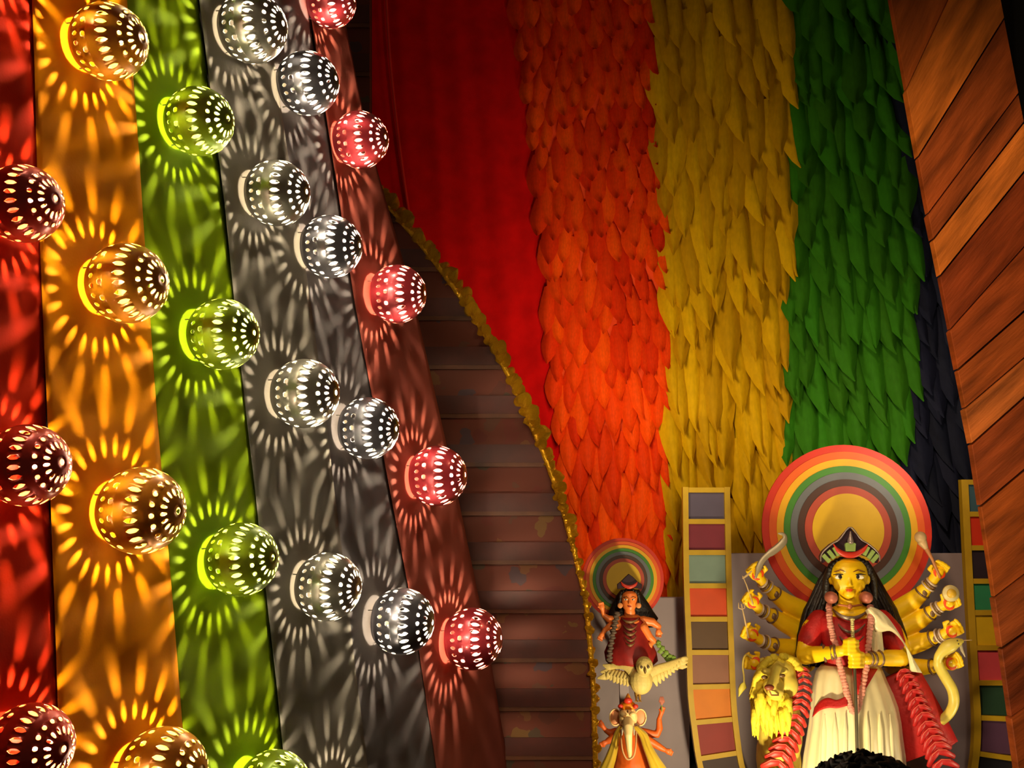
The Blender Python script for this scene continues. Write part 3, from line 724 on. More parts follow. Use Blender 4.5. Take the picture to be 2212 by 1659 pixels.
# clothing
def body_rows(rows, n=40, folds=0, amp=0.0, dy=0.0):
    out = []
    for i, (zy, xl, xr, dc, dr) in enumerate(rows):
        cx, hw = (xl + xr) / 2, (xr - xl) / 2; rg = []
        for j in range(n):
            q = 2 * math.pi * j / n; fw = 1 + amp * math.sin(folds * q + .5 * math.sin(i * .9)) * min(1, i / 3)
            rg.append(D(cx + hw * math.cos(q) * fw, zy, dc) + FO(0, dr * fw * math.sin(q)))
        out.append(rg)
    return out
b = MB(); b.loft(body_rows([(440, 800, 1200, .05, .05), (490, 735, 1275, .05, .072), (580, 745, 1260, .055, .088), (680, 780, 1225, .055, .092), (780, 800, 1205, .055, .085), (900, 790, 1220, .055, .08)]))
b.tube([D(760, 500, .04), D(715, 580, .05), D(678, 665, .055)], [80 * U, 92 * U, 88 * U], n=18)
b.tube([D(1245, 500, .04), D(1310, 590, .05), D(1352, 690, .055)], [80 * U, 92 * U, 88 * U], n=18)
b.build('blouse', REDC, idol)
SK = [(850, 770, 1235, .06, .085), (900, 730, 1255, .06, .10), (980, 712, 1285, .065, .115), (1080, 702, 1330, .07, .13), (1180, 694, 1368, .075, .15), (1300, 684, 1392, .08, .165), (1420, 664, 1405, .08, .17), (1560, 640, 1425, .08, .175), (1900, 600, 1450, .08, .18), (2420, 580, 1470, .08, .18)]
b = MB(); b.loft(body_rows(SK, n=120, folds=17, amp=.022)); b.build('sari', SATIN, idol)
def sari_d(zx, zy, extra=.006):
    for a_, c_ in zip(SK, SK[1:]):
        if a_[0] <= zy <= c_[0]:
            t = (zy - a_[0]) / (c_[0] - a_[0]); r = [p + (q - p) * t for p, q in zip(a_, c_)]
            s = ((zx - (r[1] + r[2]) / 2) / ((r[2] - r[1]) / 2)); return r[3] + r[4] * math.sqrt(max(0, 1 - s * s)) * 1.03 + extra
    return .1
def band(name, top, bot, m, extra=.008, n=24):
    T = curve_pts(top, n); B = curve_pts(bot, n); b = MB()
    rows = [[D(p[0] + (q[0] - p[0]) * k / 4, p[1] + (q[1] - p[1]) * k / 4, sari_d(p[0] + (q[0] - p[0]) * k / 4, p[1] + (q[1] - p[1]) * k / 4, extra)) for k in range(5)] for p, q in zip(T, B)]
    b.grid(rows, (0, .006, 0)); return b.build(name, m, idol)
band('sash', [(722, 1190), (770, 1135), (830, 1112), (900, 1128), (975, 1095)], [(706, 1262), (760, 1212), (830, 1190), (900, 1192), (980, 1172)], REDC)
band('sari_border', [(1015, 880), (1110, 880), (1215, 885)], [(1040, 1080), (1075, 1090), (1110, 1060)], REDC)
for (x0, x1, w_) in ((880, 905, 24), (960, 950, 20), (1130, 1150, 20), (1230, 1262, 22), (1310, 1345, 20), (800, 770, 22)):        # standing folds
    b = MB(); pts = [D(x0 + (x1 - x0) * i / 8, 1240 + 1000 * i / 8, sari_d(x0 + (x1 - x0) * i / 8, 1240 + 1000 * i / 8, -.004)) for i in range(9)]
    b.tube(pts, [4 * U] + [w_ * U] * 8, n=8, flat=.7); b.build('pleat', SATIN, idol)
b = MB()
O = curve_pts([(1165, 398), (1235, 430), (1300, 490), (1370, 590), (1450, 725), (1512, 835), (1562, 918)], 30); I = curve_pts([(1120, 430), (1165, 520), (1210, 600), (1320, 592), (1420, 690), (1455, 800), (1470, 905)], 30)
b.grid([[D(p[0] + (q[0] - p[0]) * k / 6, p[1] + (q[1] - p[1]) * k / 6, (.13 if i < 14 else .13 - .003 * (i - 14)) + .045 * math.sin(math.pi * (.2 + .6 * k / 6)) + .006 * math.sin(k * 2.2 + i * .3)) for k in range(7)] for i, (p, q) in enumerate(zip(O, I))], (0, .006, 0))
b.build('shawl', SATIN, idol)
b = MB(); b.grid([[D(1150 + 90 * k / 5 + 3 * i, 520 + 30 * i, .155 + .012 * math.sin(k * 2.0 + i * .4)) for k in range(6)] for i in range(10)], (0, .006, 0)); b.build('shawl_end', SATIN, idol)
b = MB(); rc = [(1285, 960), (1440, 890), (1560, 918), (1640, 1060), (1740, 1245), (1842, 1452), (1790, 1492), (1640, 1540), (1430, 1620), (1380, 1300)]
b.prism([D(x, y, .05) for x, y in rc], (0, .03, 0), .004)
T = curve_pts([(1560, 918), (1640, 1060), (1740, 1245), (1842, 1452)], 20); B_ = curve_pts([(1430, 960), (1500, 1100), (1590, 1290), (1690, 1500)], 20)
b.grid([[D(p[0] + (q[0] - p[0]) * k / 6, p[1] + (q[1] - p[1]) * k / 6, .052 + .04 * math.sin(math.pi * k / 6)) for k in range(7)] for p, q in zip(T, B_)], (0, .004, 0)); b.build('red_drape', REDC, idol)
# necklaces
for (x0, x1, y0, y1, r, d0) in ((868, 1142, 425, 492, 17, .158), (900, 1120, 530, 600, 13, .168), (905, 1115, 620, 690, 12, .175)):
    b = MB(); n = 21; pts = []
    for i in range(n):
        u = i / (n - 1) * 2 - 1; pts.append(D((x0 + x1) / 2 + (x1 - x0) / 2 * u, y1 - (y1 - y0) * u * u, d0 - .055 * abs(u) ** 3))
    b.tube(pts, [r * U * (.55 + .75 * (1 - abs(i / (n - 1) * 2 - 1))) for i in range(n)], n=8, flat=.6); b.build('necklace', SILV, idol)
b = MB(); b.tube([D(910, 385, .128), D(1000, 398, .142), D(1085, 385, .128)], 8 * U, n=8); b.ell(D(998, 398, .15), (20 * U, 10 * U, 20 * U)); b.build('choker', M('choker', '#b0683c', .5, .3), idol)

# ---- things laid on or held by the idol (each lifts away)
spear = thing('spear', D(1057, 1900, .27), 'long grey spear with a beaded pale hilt held upright before the idol', 'spear')
b = MB(); b.tube([D(1025, 640, .25), D(1034, 880, .252), D(1046, 1200, .268), D(1056, 1600, .285), D(1062, 1900, .29)], [11 * U, 11 * U, 12 * U, 12 * U, 12 * U], n=10); b.build('shaft', M('spear_steel', '#57503c', .4, .5), spear)
b = MB()
for i in range(9): b.ell(D(1015 + .5 * i, 498 + 17 * i, .248), (15 * U + (i == 0) * 6 * U, 15 * U, 12 * U), nu=10, nv=6)
b.build('hilt', M('hilt', '#cdbd7c', .35, .3, var=.3, scale=60), spear)
def strand(name, lab, pts, r, parent=None):
    c = curve_pts(pts, 80); t = thing(name, D(c[-1][0], c[-1][1], c[-1][2]), lab, 'garland')
    for i, (x, y, d) in enumerate(c):
        if i == len(c) - 1: break
        p, q = D(x, y, d), D(*c[i + 1]); b = MB(); ax = (q - p)
        b.ell(p + V((random.uniform(-3, 3) * U, 0, random.uniform(-3, 3) * U)), (r * U * random.uniform(.85, 1.05), r * U * .8, r * U * random.uniform(.7, .9)), nu=8, nv=6); b.build('blossom', PINKG, t)
strand('pink_garland', 'pale pink flower garland hanging down both sides of the spear',
       [(832, 385, .12), (838, 480, .155), (856, 600, .172), (890, 720, .195), (920, 860, .195), (955, 1000, .205), (990, 1130, .215), (1022, 1225, .222), (1058, 1190, .222), (1092, 1060, .212), (1120, 900, .2), (1136, 760, .2), (1152, 600, .18), (1160, 480, .165), (1158, 388, .13)], 27)
def chevron_garland(lab, path, w0, w1, n, d0, d1, hexc, droop):
    t = thing('red_garland', D(path[-1][0], path[-1][1], d1), lab, 'garland'); c = curve_pts(path, 60); mt = M('garland_' + hexc, hexc, .5, var=.15, scale=40); m2 = M('garland_edge', '#d8604c', .5)
    for i in range(n):
        f = i / (n - 1); k = int(f * 58); x, y = c[k]; tx, ty = c[k + 1][0] - x, c[k + 1][1] - y; l = math.hypot(tx, ty); tx, ty = tx / l, ty / l
        nx, ny = ty, -tx
        if nx < 0: nx, ny = -nx, -ny
        wv = w0 + (w1 - w0) * f; d = d0 + (d1 - d0) * f
        for s in (-1, 1):
            a = (x, y); m_ = (x + s * nx * wv * .55 + tx * wv * .25 * droop, y + s * ny * wv * .55 + ty * wv * .25 * droop); e = (x + s * nx * wv + tx * wv * .75 * droop, y + s * ny * wv + ty * wv * .75 * droop)
            b = MB(); b.tube([D(*a, d + .016), D(*m_, d + .022), D(*e, d)], [wv * .20 * U, wv * .27 * U, wv * .20 * U], n=8, flat=.55, flatdir=(0, -1, 0)); pet = b.build('petal', mt, t)
            b = MB(); b.tube([D(a[0], a[1] - wv * .16, d + .022), D(m_[0], m_[1] - wv * .2, d + .03), D(e[0], e[1] - wv * .14, d + .006)], wv * .035 * U, n=5); b.build('petal_edge', m2, pet)
chevron_garland('red zigzag garland over the red drape on the snake side', [(1395, 900), (1450, 990), (1500, 1100), (1545, 1210), (1588, 1315), (1635, 1420), (1680, 1520), (1730, 1660), (1780, 1800)], 58, 112, 15, .10, .16, '#b01c1c', 1.0)
chevron_garland('red lobed garland falling beside the lion', [(618, 880), (632, 960), (632, 1060), (615, 1160), (585, 1260), (545, 1370), (500, 1480), (455, 1590), (400, 1730)], 52, 112, 15, .20, .25, '#b3241a', .9)

# weapons
def weapon(name, lab, cat): return thing(name, D(1000, 700), lab, cat)
t = thing('mace', D(1690, 128, .06), 'pale ball-headed mace raised by the upper hand beside the halo', 'mace')
PALE = M('weapon_pale', '#c8a878', .5, .1, var=.15); STEEL = M('weapon_steel', '#a89a80', .4, .4)
b = MB(); b.tube([D(1700, 170, .06), D(1640, 30, .06), D(1585, -70, .06)], [10 * U, 12 * U, 20 * U], n=10); b.build('handle', M('mace_handle', '#b87848', .5), t)
b = MB(); b.ell(D(1548, -142, .06), 46 * U); b.tube([D(1562, -105, .06), D(1590, -60, .06)], [38 * U, 20 * U], n=12); b.build('mace_head', PALE, t)
t = thing('discus', D(1784, 300, .08), 'pale round discus held in a hand on the mace side', 'discus')
b = MB(); c = D(1784, 295, .075); b.tube([c + V((0, .006, 0)), c - V((0, .006, 0))], [64 * U, 62 * U], n=28, rnd=False); b.build('plate', M('discus', '#d6c284', .45), t)
b = MB(); b.tube([c - V((0, .005, 0)), c - V((0, .014, 0))], [36 * U, 34 * U], n=24, rnd=False); b.build('boss', M('discus_boss', '#d8ac30', .45), t)
t = thing('hooked_blade', D(300, 60, .06), 'curved grey sickle blade raised beside the halo on the lion side', 'sickle')
b = MB(); pts = curve_pts([(262, 170), (300, 60), (350, 0), (420, -50), (465, -90), (490, -130), (480, -165), (440, -172)], 24)
b.tube([D(x, y, .07) for x, y in pts], [10 * U, 12 * U] + [24 * U] * 6 + [30 * U] * 8 + [24 * U, 20 * U, 18 * U, 16 * U, 14 * U, 12 * U, 9 * U, 6 * U], n=10, flat=.35, flatdir=(0, -1, 0)); b.build('blade', STEEL, t)
t = thing('arrow', D(200, 260, .07), 'thin pale arrow held in the second hand on the lion side', 'arrow')
b = MB(); b.tube([D(240, 380, .075), D(190, 230, .075), D(160, 160, .075)], [6 * U, 6 * U, 4 * U], n=6); b.build('shaft', PALE, t)
for i in range(3):
    b = MB(); b.tube([D(165 + 14 * i, 175 - 10 * i, .075), D(205 + 12 * i, 150 - 14 * i, .075)], [10 * U, 5 * U], n=6, flat=.3); b.build('feather', PALE, t)
t = thing('trident_rod', D(180, 520, .08), 'short pale rod standing in the third hand on the lion side', 'rod')
b = MB(); b.tube([D(205, 640, .085), D(172, 480, .085), D(150, 380, .085)], [8 * U, 7 * U, 5 * U], n=6); b.build('shaft', PALE, t)
for s in (-1, 1):
    b = MB(); b.tube([D(156, 420, .085), D(152 + s * 24, 410, .085), D(150 + s * 22, 370, .085)], [5 * U, 5 * U, 3 * U], n=6); b.build('prong', PALE, t)
t = thing('tasseled_cord', D(185, 790, .07), 'thin pale cord with a leaf-shaped tassel hanging from a hand above the lion', 'cord')
b = MB(); b.tube([D(*q, .08) for q in curve_pts([(225, 800), (190, 775), (168, 800), (160, 870), (170, 940), (170, 1000)], 16)], 7 * U, n=6); b.build('cord', M('cord', '#b8a044', .6), t)
b = MB(); b.tube([D(172, 990, .08), D(165, 1020, .08), D(145, 1050, .08), D(130, 1100, .08)], [8 * U, 30 * U, 22 * U, 3 * U], n=8, flat=.5); b.build('tassel', M('tassel', '#bfae38', .6), t)
# serpent
t = thing('serpent', D(1740, 1250, .07), 'pale yellow serpent rearing between the lower hands beside the red drape', 'snake')
SNK = M('serpent', '#d8c454', .4, var=.08, scale=30)
b = MB(); pts = curve_pts([(1700, 1300, .07), (1770, 1235, .08), (1808, 1150, .085), (1796, 1050, .09), (1740, 950, .09), (1690, 860, .10), (1690, 790, .115), (1740, 730, .125), (1810, 690, .13), (1868, 668, .13)], 44)
rr = [34 + 6 * math.sin(i * .1) for i in range(26)] + [32, 32, 32, 33, 34, 36, 40, 44, 48, 50, 50, 48, 44, 38, 34, 30, 24, 18]
b.tube([D(*p) for p in pts], [r * U for r in rr], n=14); b.build('body', SNK, t)
b = MB(); b.tube([D(1860, 690, .12), D(1872, 740, .115), D(1896, 790, .11)], [14 * U, 12 * U, 4 * U], n=8, flat=.6); b.build('jaw', M('serpent_jaw', '#b0a080', .5), t)
for s in (0, 1):
    b = MB(); b.ell(D(1836 + 10 * s, 664 + 26 * s, .152), 5 * U); b.build('eye', DARK, t)
b = MB(); b.tube([D(1880, 662, .13), D(1948, 660, .12)], 3 * U, n=5); b.build('tongue', PALE, t)

# ================================================================== lion
lion = thing('lion_statue', V((D(420, 1500).x, YI - .12, STAGE_Z)), 'pale yellow maned lion beside the seated idol, its face turned aside', 'statue')
LF = M('lion_face', '#cdb444', .6, var=.10, scale=24); LM = M('lion_mane', '#e2c62c', .75, var=.2, scale=30, bump=.3, bscale=90)
b = MB()
b.ell(D(455, 945, .20), (118 * U, 110 * U, 150 * U)); b.ell(D(400, 1020, .27), (78 * U, 90 * U, 80 * U))        # skull, muzzle
b.tube([D(430, 880, .285), D(405, 960, .315), D(378, 1025, .335)], [40 * U, 34 * U, 36 * U], n=12)              # bridge of the nose
b.ell(D(412, 1066, .31), (64 * U, 60 * U, 44 * U)); b.ell(D(420, 1104, .29), (52 * U, 46 * U, 26 * U))          # lips, chin
b.ell(D(345, 905, .27), (40 * U, 36 * U, 26 * U)); b.ell(D(470, 895, .28), (46 * U, 40 * U, 26 * U))            # brows
b.ell(D(520, 1010, .23), (70 * U, 70 * U, 90 * U))
b.ell(D(565, 832, .19), (38 * U, 20 * U, 42 * U)); b.ell(D(318, 830, .17), (30 * U, 20 * U, 36 * U))            # ears
b.ell(D(450, 1350, .12), (170 * U, 150 * U, 330 * U)); b.ell(D(440, 1600, .05), (165 * U, 220 * U, 300 * U))    # neck and chest
for x in (360, 520): b.tube([D(x, 1700, .2), D(x, 2000, .22), D(x, 2380, .22)], [80 * U, 62 * U, 60 * U], n=12); b.ell(D(x - 5, 2390, .26), (70 * U, 110 * U, 40 * U))
b.build('body', LF, lion, remesh=.0055, sm=4)
b = MB(); rng = random.Random(5)
for i in range(150):                                      # mane locks round the head and down the chest
    q = rng.uniform(0, 1)
    if q < .42: a = rng.uniform(1.05, 4.25); x, y, d = 420 + 120 * math.cos(a) * 1.0, 960 - 150 * math.sin(a), rng.uniform(.16, .25); gx, gy = -60 + 40 * math.cos(a), 130
    else: x, y, d = rng.uniform(250, 540), rng.uniform(1080, 1260), rng.uniform(.16, .30); gx, gy = rng.uniform(-20, 30), rng.uniform(120, 210)
    if q < .42 and x > 400 and y > 900: continue
    if q < .42 and y < 880: gx, gy = (-70 if x < 400 else 60), 60; d -= .03
    b.tube([D(x, y, d), D(x + gx * .5, y + gy * .45, d + .012), D(x + gx * .8 + rng.uniform(-12, 12), y + gy, d - .01)], [30 * U, 24 * U, 4 * U], n=6)
for i in range(26):
    a = rng.uniform(.2, 2.9); x, y = 455 + 140 * math.cos(a), 905 - 120 * math.sin(a)
    b.tube([D(x, y, .23), D(x + 30 * math.cos(a), y + 10, .21), D(x + 44 * math.cos(a), y + 70, .18)], [28 * U, 24 * U, 8 * U], n=6)
b.build('mane', LM, lion)
for (x, y, d, nm) in ((468, 938, .315, 'eye'), (330, 950, .295, 'eye')):
    b = MB(); b.ell(D(x, y, d), (24 * U, 10 * U, 14 * U)); b.build(nm, M('lion_eye', '#5a3c10', .4), lion)
b = MB(); b.ell(D(368, 1030, .366), (36 * U, 20 * U, 22 * U)); b.build('nose', M('lion_nose', '#7a3414', .5), lion)
b = MB(); b.tube([D(372, 1062, .368), D(385, 1090, .365), D(440, 1090, .345)], 5 * U, n=6); b.build('mouth', M('lion_nose', '#7a3414', .5), lion)
b = MB(); b.ell(D(568, 834, .212), (24 * U, 6 * U, 28 * U)); b.build('inner_ear', M('lion_ear', '#c88858', .6), lion)

# ================================================================== small idol on the owl
YS = 4.45
def S(zx, zy, d=0.0): return at(1260 + zx / 6.144, 1160 + zy / 6.144, YS - d)
W = depth(S(600, 900)) / F / 6.144
halo((1345.5, 1251), 4.62, .48, 'small rainbow ringed halo disc behind the red-robed idol')
sm = thing('small_idol', S(620, 1700, 0), 'small orange-skinned idol in red robes seated above the white owl', 'statue')
OSK = M('orange_skin', '#f8843a', .42, var=.06); SRED = M('small_red', '#8e1410', .6, var=.2, scale=30)
b = MB(); rings = []
for zy, rw, rd in ((715, 50, 60), (745, 92, 92), (790, 106, 104), (840, 106, 106), (890, 98, 100), (935, 84, 94), (970, 60, 80), (990, 30, 50)):
    c = S(612, zy, .05); rings.append([c + V((rw * W * math.cos(q), -rd * W * math.sin(q), 0)) for q in (2 * math.pi * j / 22 for j in range(22))])
b.loft(rings); b.tube([S(614, 820, .05 + 104 * W), S(614, 880, .05 + 116 * W)], [10 * W, 20 * W], n=8)
b.tube([S(614, 970, .05), S(618, 1040, .04), S(620, 1080, .035)], [70 * W, 76 * W, 150 * W], n=16)
def arm(pts, rr, hc, d, k=1.0):
    P = [S(x, y, d) for x, y in pts]; b.tube(P, [r * W for r in rr], n=12); H = S(hc[0], hc[1], d + .01)
    a = (H - P[-1]); a.y = 0; a.normalize(); u = V((-a.z, 0, a.x)); cam_ = V((0, -1, 0))
    b.ell(H, (40 * W * k, 30 * W * k, 44 * W * k)); b.tube([P[-1], H], [30 * W, 30 * W], n=8)
    for i, z in enumerate((-30, -10, 10, 30)):
        p0 = H + a * 24 * W * k + u * z * W * k; p1 = p0 + a * 34 * W * k + cam_ * 10 * W; p2 = p1 + cam_ * 26 * W * k; b.tube([p0, p1, p2], [13 * W * k, 12 * W * k, 9 * W * k], n=6)
    b.tube([H + u * 28 * W * k, H + u * 52 * W * k + a * 14 * W + cam_ * 16 * W], [14 * W * k, 10 * W * k], n=6)
arm([(470, 1110), (330, 1090), (270, 1040)], [60, 50, 34], (245, 930), .03)
arm([(480, 1180), (340, 1190), (280, 1240)], [60, 46, 32], (245, 1310), .05)
arm([(790, 1110), (920, 1130), (1000, 1190)], [64, 56, 40], (1000, 1260), .03)
arm([(800, 1200), (880, 1330), (940, 1380)], [60, 50, 38], (880, 1440), .06)
b.build('body', OSK, sm, remesh=.0026, sm=3)
b = MB(); rings = []
for zy, xl, xr in ((700, 500, 745), (780, 440, 800), (880, 390, 870), (980, 345, 930), (1080, 320, 1000), (1200, 330, 940)):
    rings.append([S((xl + xr) / 2 + (xr - xl) / 2 * math.cos(q), zy, 0) + V((0, -.03 * math.sin(q) + .01, 0)) for q in (2 * math.pi * j / 24 for j in range(24))])
b.loft(rings)
for j in range(9): q = math.pi * j / 8; b.tube([S(614 + 118 * math.cos(q), 770 - 70 * math.sin(q), .055), S(614 + 140 * math.cos(q), 900 - 40 * math.sin(q), .03)], [26 * W, 26 * W], n=8)
b.build('hair', HAIR, sm)
b = MB(); b.prism([S(x, y, .075) for x, y in ((455, 690), (450, 630), (500, 590), (560, 530), (605, 490), (660, 530), (720, 590), (780, 630), (775, 690), (690, 680), (614, 670), (530, 680))], (0, .015, 0), .002); cw = b.build('crown', CMET, sm, smooth=False)
o_ = curve_pts([(498, 590), (520, 650), (610, 692), (700, 650), (722, 590)], 14); i_ = curve_pts([(498, 590), (550, 625), (610, 640), (670, 625), (722, 590)], 14)
b = MB(); b.grid([[S(*p, .085), S(*q, .085)] for p, q in zip(o_, i_)], (0, .008, 0)); b.build('crescent', CRED, cw)
for s in (-1, 1):
    b = MB(); b.ell(S(612 + s * 46, 830, .05 + 96 * W), (24 * W, 8 * W, 10 * W)); e_ = b.build('eye', WHITEP, sm); b = MB(); b.ell(S(610 + s * 46, 832, .05 + 103 * W), (9 * W, 4 * W, 9 * W)); b.build('pupil', DARK, e_)
    b = MB(); b.tube([S(612 + s * 18, 806, .05 + 102 * W), S(612 + s * 50, 792, .05 + 98 * W), S(612 + s * 84, 804, .05 + 76 * W)], 4 * W, n=5); b.build('eyebrow', DARK, sm)
    b = MB(); b.ell(S(612 + s * 122, 910, .075), (36 * W, 14 * W, 36 * W)); b.build('earring', M('small_earring', '#d88848', .5), sm)
b = MB(); b.ell(S(614, 922, .05 + 100 * W), (26 * W, 8 * W, 9 * W)); b.build('lips', M('small_lip', '#a02810', .5), sm)
b = MB(); rows_ = [(1060, 480, 760, .02, .05), (1120, 420, 820, .02, .055), (1250, 410, 830, .025, .065), (1400, 330, 900, .03, .085), (1520, 280, 960, .035, .10), (1640, 300, 980, .035, .10), (1720, 380, 900, .03, .07)]; rings = []
for i, (zy, xl, xr, dc, dr) in enumerate(rows_): rings.append([S((xl + xr) / 2 + (xr - xl) / 2 * math.cos(q) * (1 + .03 * math.sin(9 * q)), zy, dc) + V((0, -dr * math.sin(q) * (1 + .03 * math.sin(9 * q + i)), 0)) for q in (2 * math.pi * j / 48 for j in range(48))])
b.loft(rings); b.build('robe', SRED, sm)
for i, (y0, y1, wd) in enumerate(((1080, 1130, 110), (1170, 1230, 90), (1250, 1300, 85), (1320, 1380, 80), (1400, 1440, 60))):
    b = MB(); pts = [S(622 + wd * u, y1 - (y1 - y0) * u * u, .092 + .012 * i - .03 * abs(u) ** 3) for u in (k / 6 - 1 for k in range(13))]
    b.tube(pts, [W * (6 + 16 * (1 - abs(k / 6 - 1))) for k in range(13)], n=6, flat=.6); b.build('necklace', M('small_necklace', '#8a6a44', .5, .2), sm)
t = thing('grey_garland', S(350, 1600, .09), 'grey flower garland on the small idol beside the gold ribbon', 'garland')
for i, (x, y) in enumerate(curve_pts([(455, 1010), (430, 1100), (410, 1200), (390, 1320), (365, 1440), (352, 1560), (345, 1640)], 22)):
    b = MB(); b.ell(S(x + (8 if i % 2 else -8), y, .085 + .001 * i), (38 * W, 20 * W, 22 * W), nu=8, nv=6); b.build('blossom', M('grey_flower', '#5e4a3c', .7, var=.3, scale=60), t)
t = thing('leafy_sprig', S(1010, 1440, .05), 'green leafy sprig held beside the small red idol', 'plant')
GL = M('sprig', '#6f8a2c', .6, var=.15, rnd=.15)
b = MB(); b.tube([S(930, 1400, .06), S(1040, 1490, .06), S(1190, 1640, .06)], 8 * W, n=6); b.build('stem', GL, t)
for i, (x, y, a) in enumerate(((1000, 1440, .4), (1050, 1470, 1.0), (1020, 1520, -.2), (1100, 1530, .9), (1070, 1570, .1), (1150, 1580, 1.2), (1110, 1620, .2), (1180, 1640, .8), (1000, 1400, 1.3), (1200, 1600, 1.3))):
    b = MB(); dx, dy = 60 * math.cos(a), 60 * math.sin(a); b.tube([S(x - dx * .6, y - dy * .6, .062), S(x, y, .075), S(x + dx, y + dy, .062)], [6 * W, 36 * W, 5 * W], n=8, flat=.3, flatdir=(0, -1, 0)); b.build('leaf', GL, t)

# ---- owl
def O4(zx, zy, d=0.0): return at(1260 + zx / 6.168, 1390 + zy / 6.168, YS - d)
owl = thing('owl_statue', O4(740, 760, .1), 'cream white owl with spread wings under the small red idol', 'statue')
OW = M('owl_cream', '#d6bc6c', .6, var=.10, scale=30, bump=.2, bscale=120)
b = MB(); b.ell(O4(812, 300, .15), (112 * W, 95 * W, 122 * W)); b.ell(O4(770, 500, .12), (150 * W, 120 * W, 170 * W)); b.tube([O4(740, 560, .11), O4(720, 680, .10)], [110 * W, 30 * W], n=12)
b.ell(O4(775, 318, .15 + 70 * W), (46 * W, 30 * W, 50 * W)); b.ell(O4(868, 318, .15 + 68 * W), (42 * W, 30 * W, 50 * W))
b.build('body', OW, owl, remesh=.0028, sm=3)
for (x, y) in ((776, 316), (866, 312)):
    b = MB(); b.ell(O4(x, y, .15 + 98 * W), (17 * W, 8 * W, 20 * W)); b.build('eye', M('owl_eye', '#4a3820', .4), owl)
b = MB(); b.tube([O4(822, 330, .15 + 104 * W), O4(826, 375, .15 + 112 * W), O4(824, 404, .15 + 90 * W)], [14 * W, 16 * W, 4 * W], n=8); b.build('beak', M('owl_beak', '#6a5020', .5), owl)
def wing(fs, top, m):
    w_ = None
    c = curve_pts(top, 12); b = MB(); b.tube([O4(x, y, d) for x, y, d in c], [70 * W * (1 - .5 * i / 11) for i in range(12)], n=10, flat=.4, flatdir=(0, -1, 0)); w_ = b.build('wing', m, owl)
    for (x0, y0, x1, y1, r, d) in fs:
        b = MB(); b.tube([O4(x0, y0, d), O4((x0 + x1) / 2, (y0 + y1) / 2, d + .008), O4(x1, y1, d)], [r * W, r * 1.1 * W, r * .35 * W], n=8, flat=.25, flatdir=(0, -1, 0)); b.build('feather', m, w_)
wing([(920 + 44 * i, 385 - 16 * i, 980 + 46 * i, 560 - 36 * i - (i > 6) * 14 * (i - 6), 42, .10 - .004 * i) for i in range(9)] + [(1290, 240, 1375, 190, 36, .07), (1280, 270, 1385, 250, 36, .068), (1270, 300, 1380, 310, 36, .066)],
     [(880, 400, .12), (1000, 340, .11), (1150, 290, .09), (1300, 230, .07), (1365, 200, .065)], OW)
wing([(640 - 44 * i, 420 - 6 * i, 590 - 46 * i, 560 - 12 * i - (i > 4) * 18, 46, .10 - .004 * i) for i in range(7)] + [(400, 330, 270, 290, 42, .07), (380, 380, 240, 380, 42, .068), (370, 420, 200, 462, 42, .066)],
     [(690, 420, .12), (610, 330, .11), (520, 290, .10), (400, 300, .08), (330, 340, .07)], OW)
for x in (700, 745):
    b = MB(); b.tube([O4(x, 660, .11), O4(x + 6, 720, .12), O4(x + 8, 760, .13)], [22 * W, 16 * W, 12 * W], n=8)
    for s in (-1, 0, 1): b.tube([O4(x + 8, 755, .13), O4(x + 8 + 22 * s, 775, .15)], [9 * W, 5 * W], n=6)
    b.build('foot', M('owl_foot', '#b08438', .6), owl)

b = MB(); b.tube([O4(760, 560, .06), V((O4(760, 560).x, 5.175, O4(760, 560).z))], .012, n=10); b.build('bracket', GREY, owl)
b = MB(); b.tube([S(620, 1500, 0), V((S(620, 1500).x, 5.175, S(620, 1500).z))], .012, n=10); b.build('bracket', GREY, sm)

# ================================================================== elephant-headed idol
gan = thing('elephant_idol', V((O4(600, 1600).x, YS - .05, STAGE_Z)), 'cream elephant-headed idol with orange body and yellow shawl under the owl', 'statue')
GS = M('elephant_skin', '#f8d490', .45, var=.05); GO = M('orange_body', '#d8601a', .5, var=.1); GY = M('yellow_shawl', '#c8a41c', .5, var=.12, scale=20, sheen=.3)
b = MB(); b.ell(O4(595, 985, .12), (122 * W, 110 * W, 140 * W)); b.ell(O4(595, 1080, .14), (92 * W, 90 * W, 90 * W))
b.tube([O4(592, 1040, .20), O4(594, 1120, .235), O4(600, 1220, .25), O4(608, 1350, .25), O4(616, 1450, .25), O4(622, 1510, .255)], [66 * W, 62 * W, 50 * W, 40 * W, 33 * W, 27 * W], n=16)
b.ell(O4(535, 945, .17), (44 * W, 40 * W, 36 * W)); b.ell(O4(655, 945, .17), (44 * W, 40 * W, 36 * W))
b.build('head', GS, gan, remesh=.0030, sm=4)
for s, x in ((-1, 425), (1, 762)):
    b = MB(); b.ell(O4(x, 985, .09), (78 * W, 22 * W, 112 * W)); ea = b.build('ear', M('ear_pink', '#d88c58', .5), gan)
    b = MB(); b.torus(O4(x, 985, .095), (0, 1, 0), 1, .1); 
    b = MB(); b.tube([O4(x + 74 * math.cos(q), 985 + 108 * math.sin(q), .098) for q in (2 * math.pi * j / 24 for j in range(25))], 9 * W, n=6, rnd=False); b.build('ear_rim', GS, ea)
    b = MB(); b.ell(O4(596 + s * 66, 972, .115 + 100 * W), (26 * W, 10 * W, 13 * W)); e_ = b.build('eye', WHITEP, gan); b = MB(); b.ell(O4(596 + s * 64, 974, .115 + 108 * W), 9 * W); b.build('pupil', M('gan_pupil', '#6a4418', .5), e_)
    b = MB(); b.tube([O4(596 + s * 60, 1110, .2), O4(596 + s * 78, 1160, .24), O4(596 + s * 80, 1220, .26)], [18 * W, 14 * W, 5 * W], n=8); b.build('tusk', WHITEP, gan)
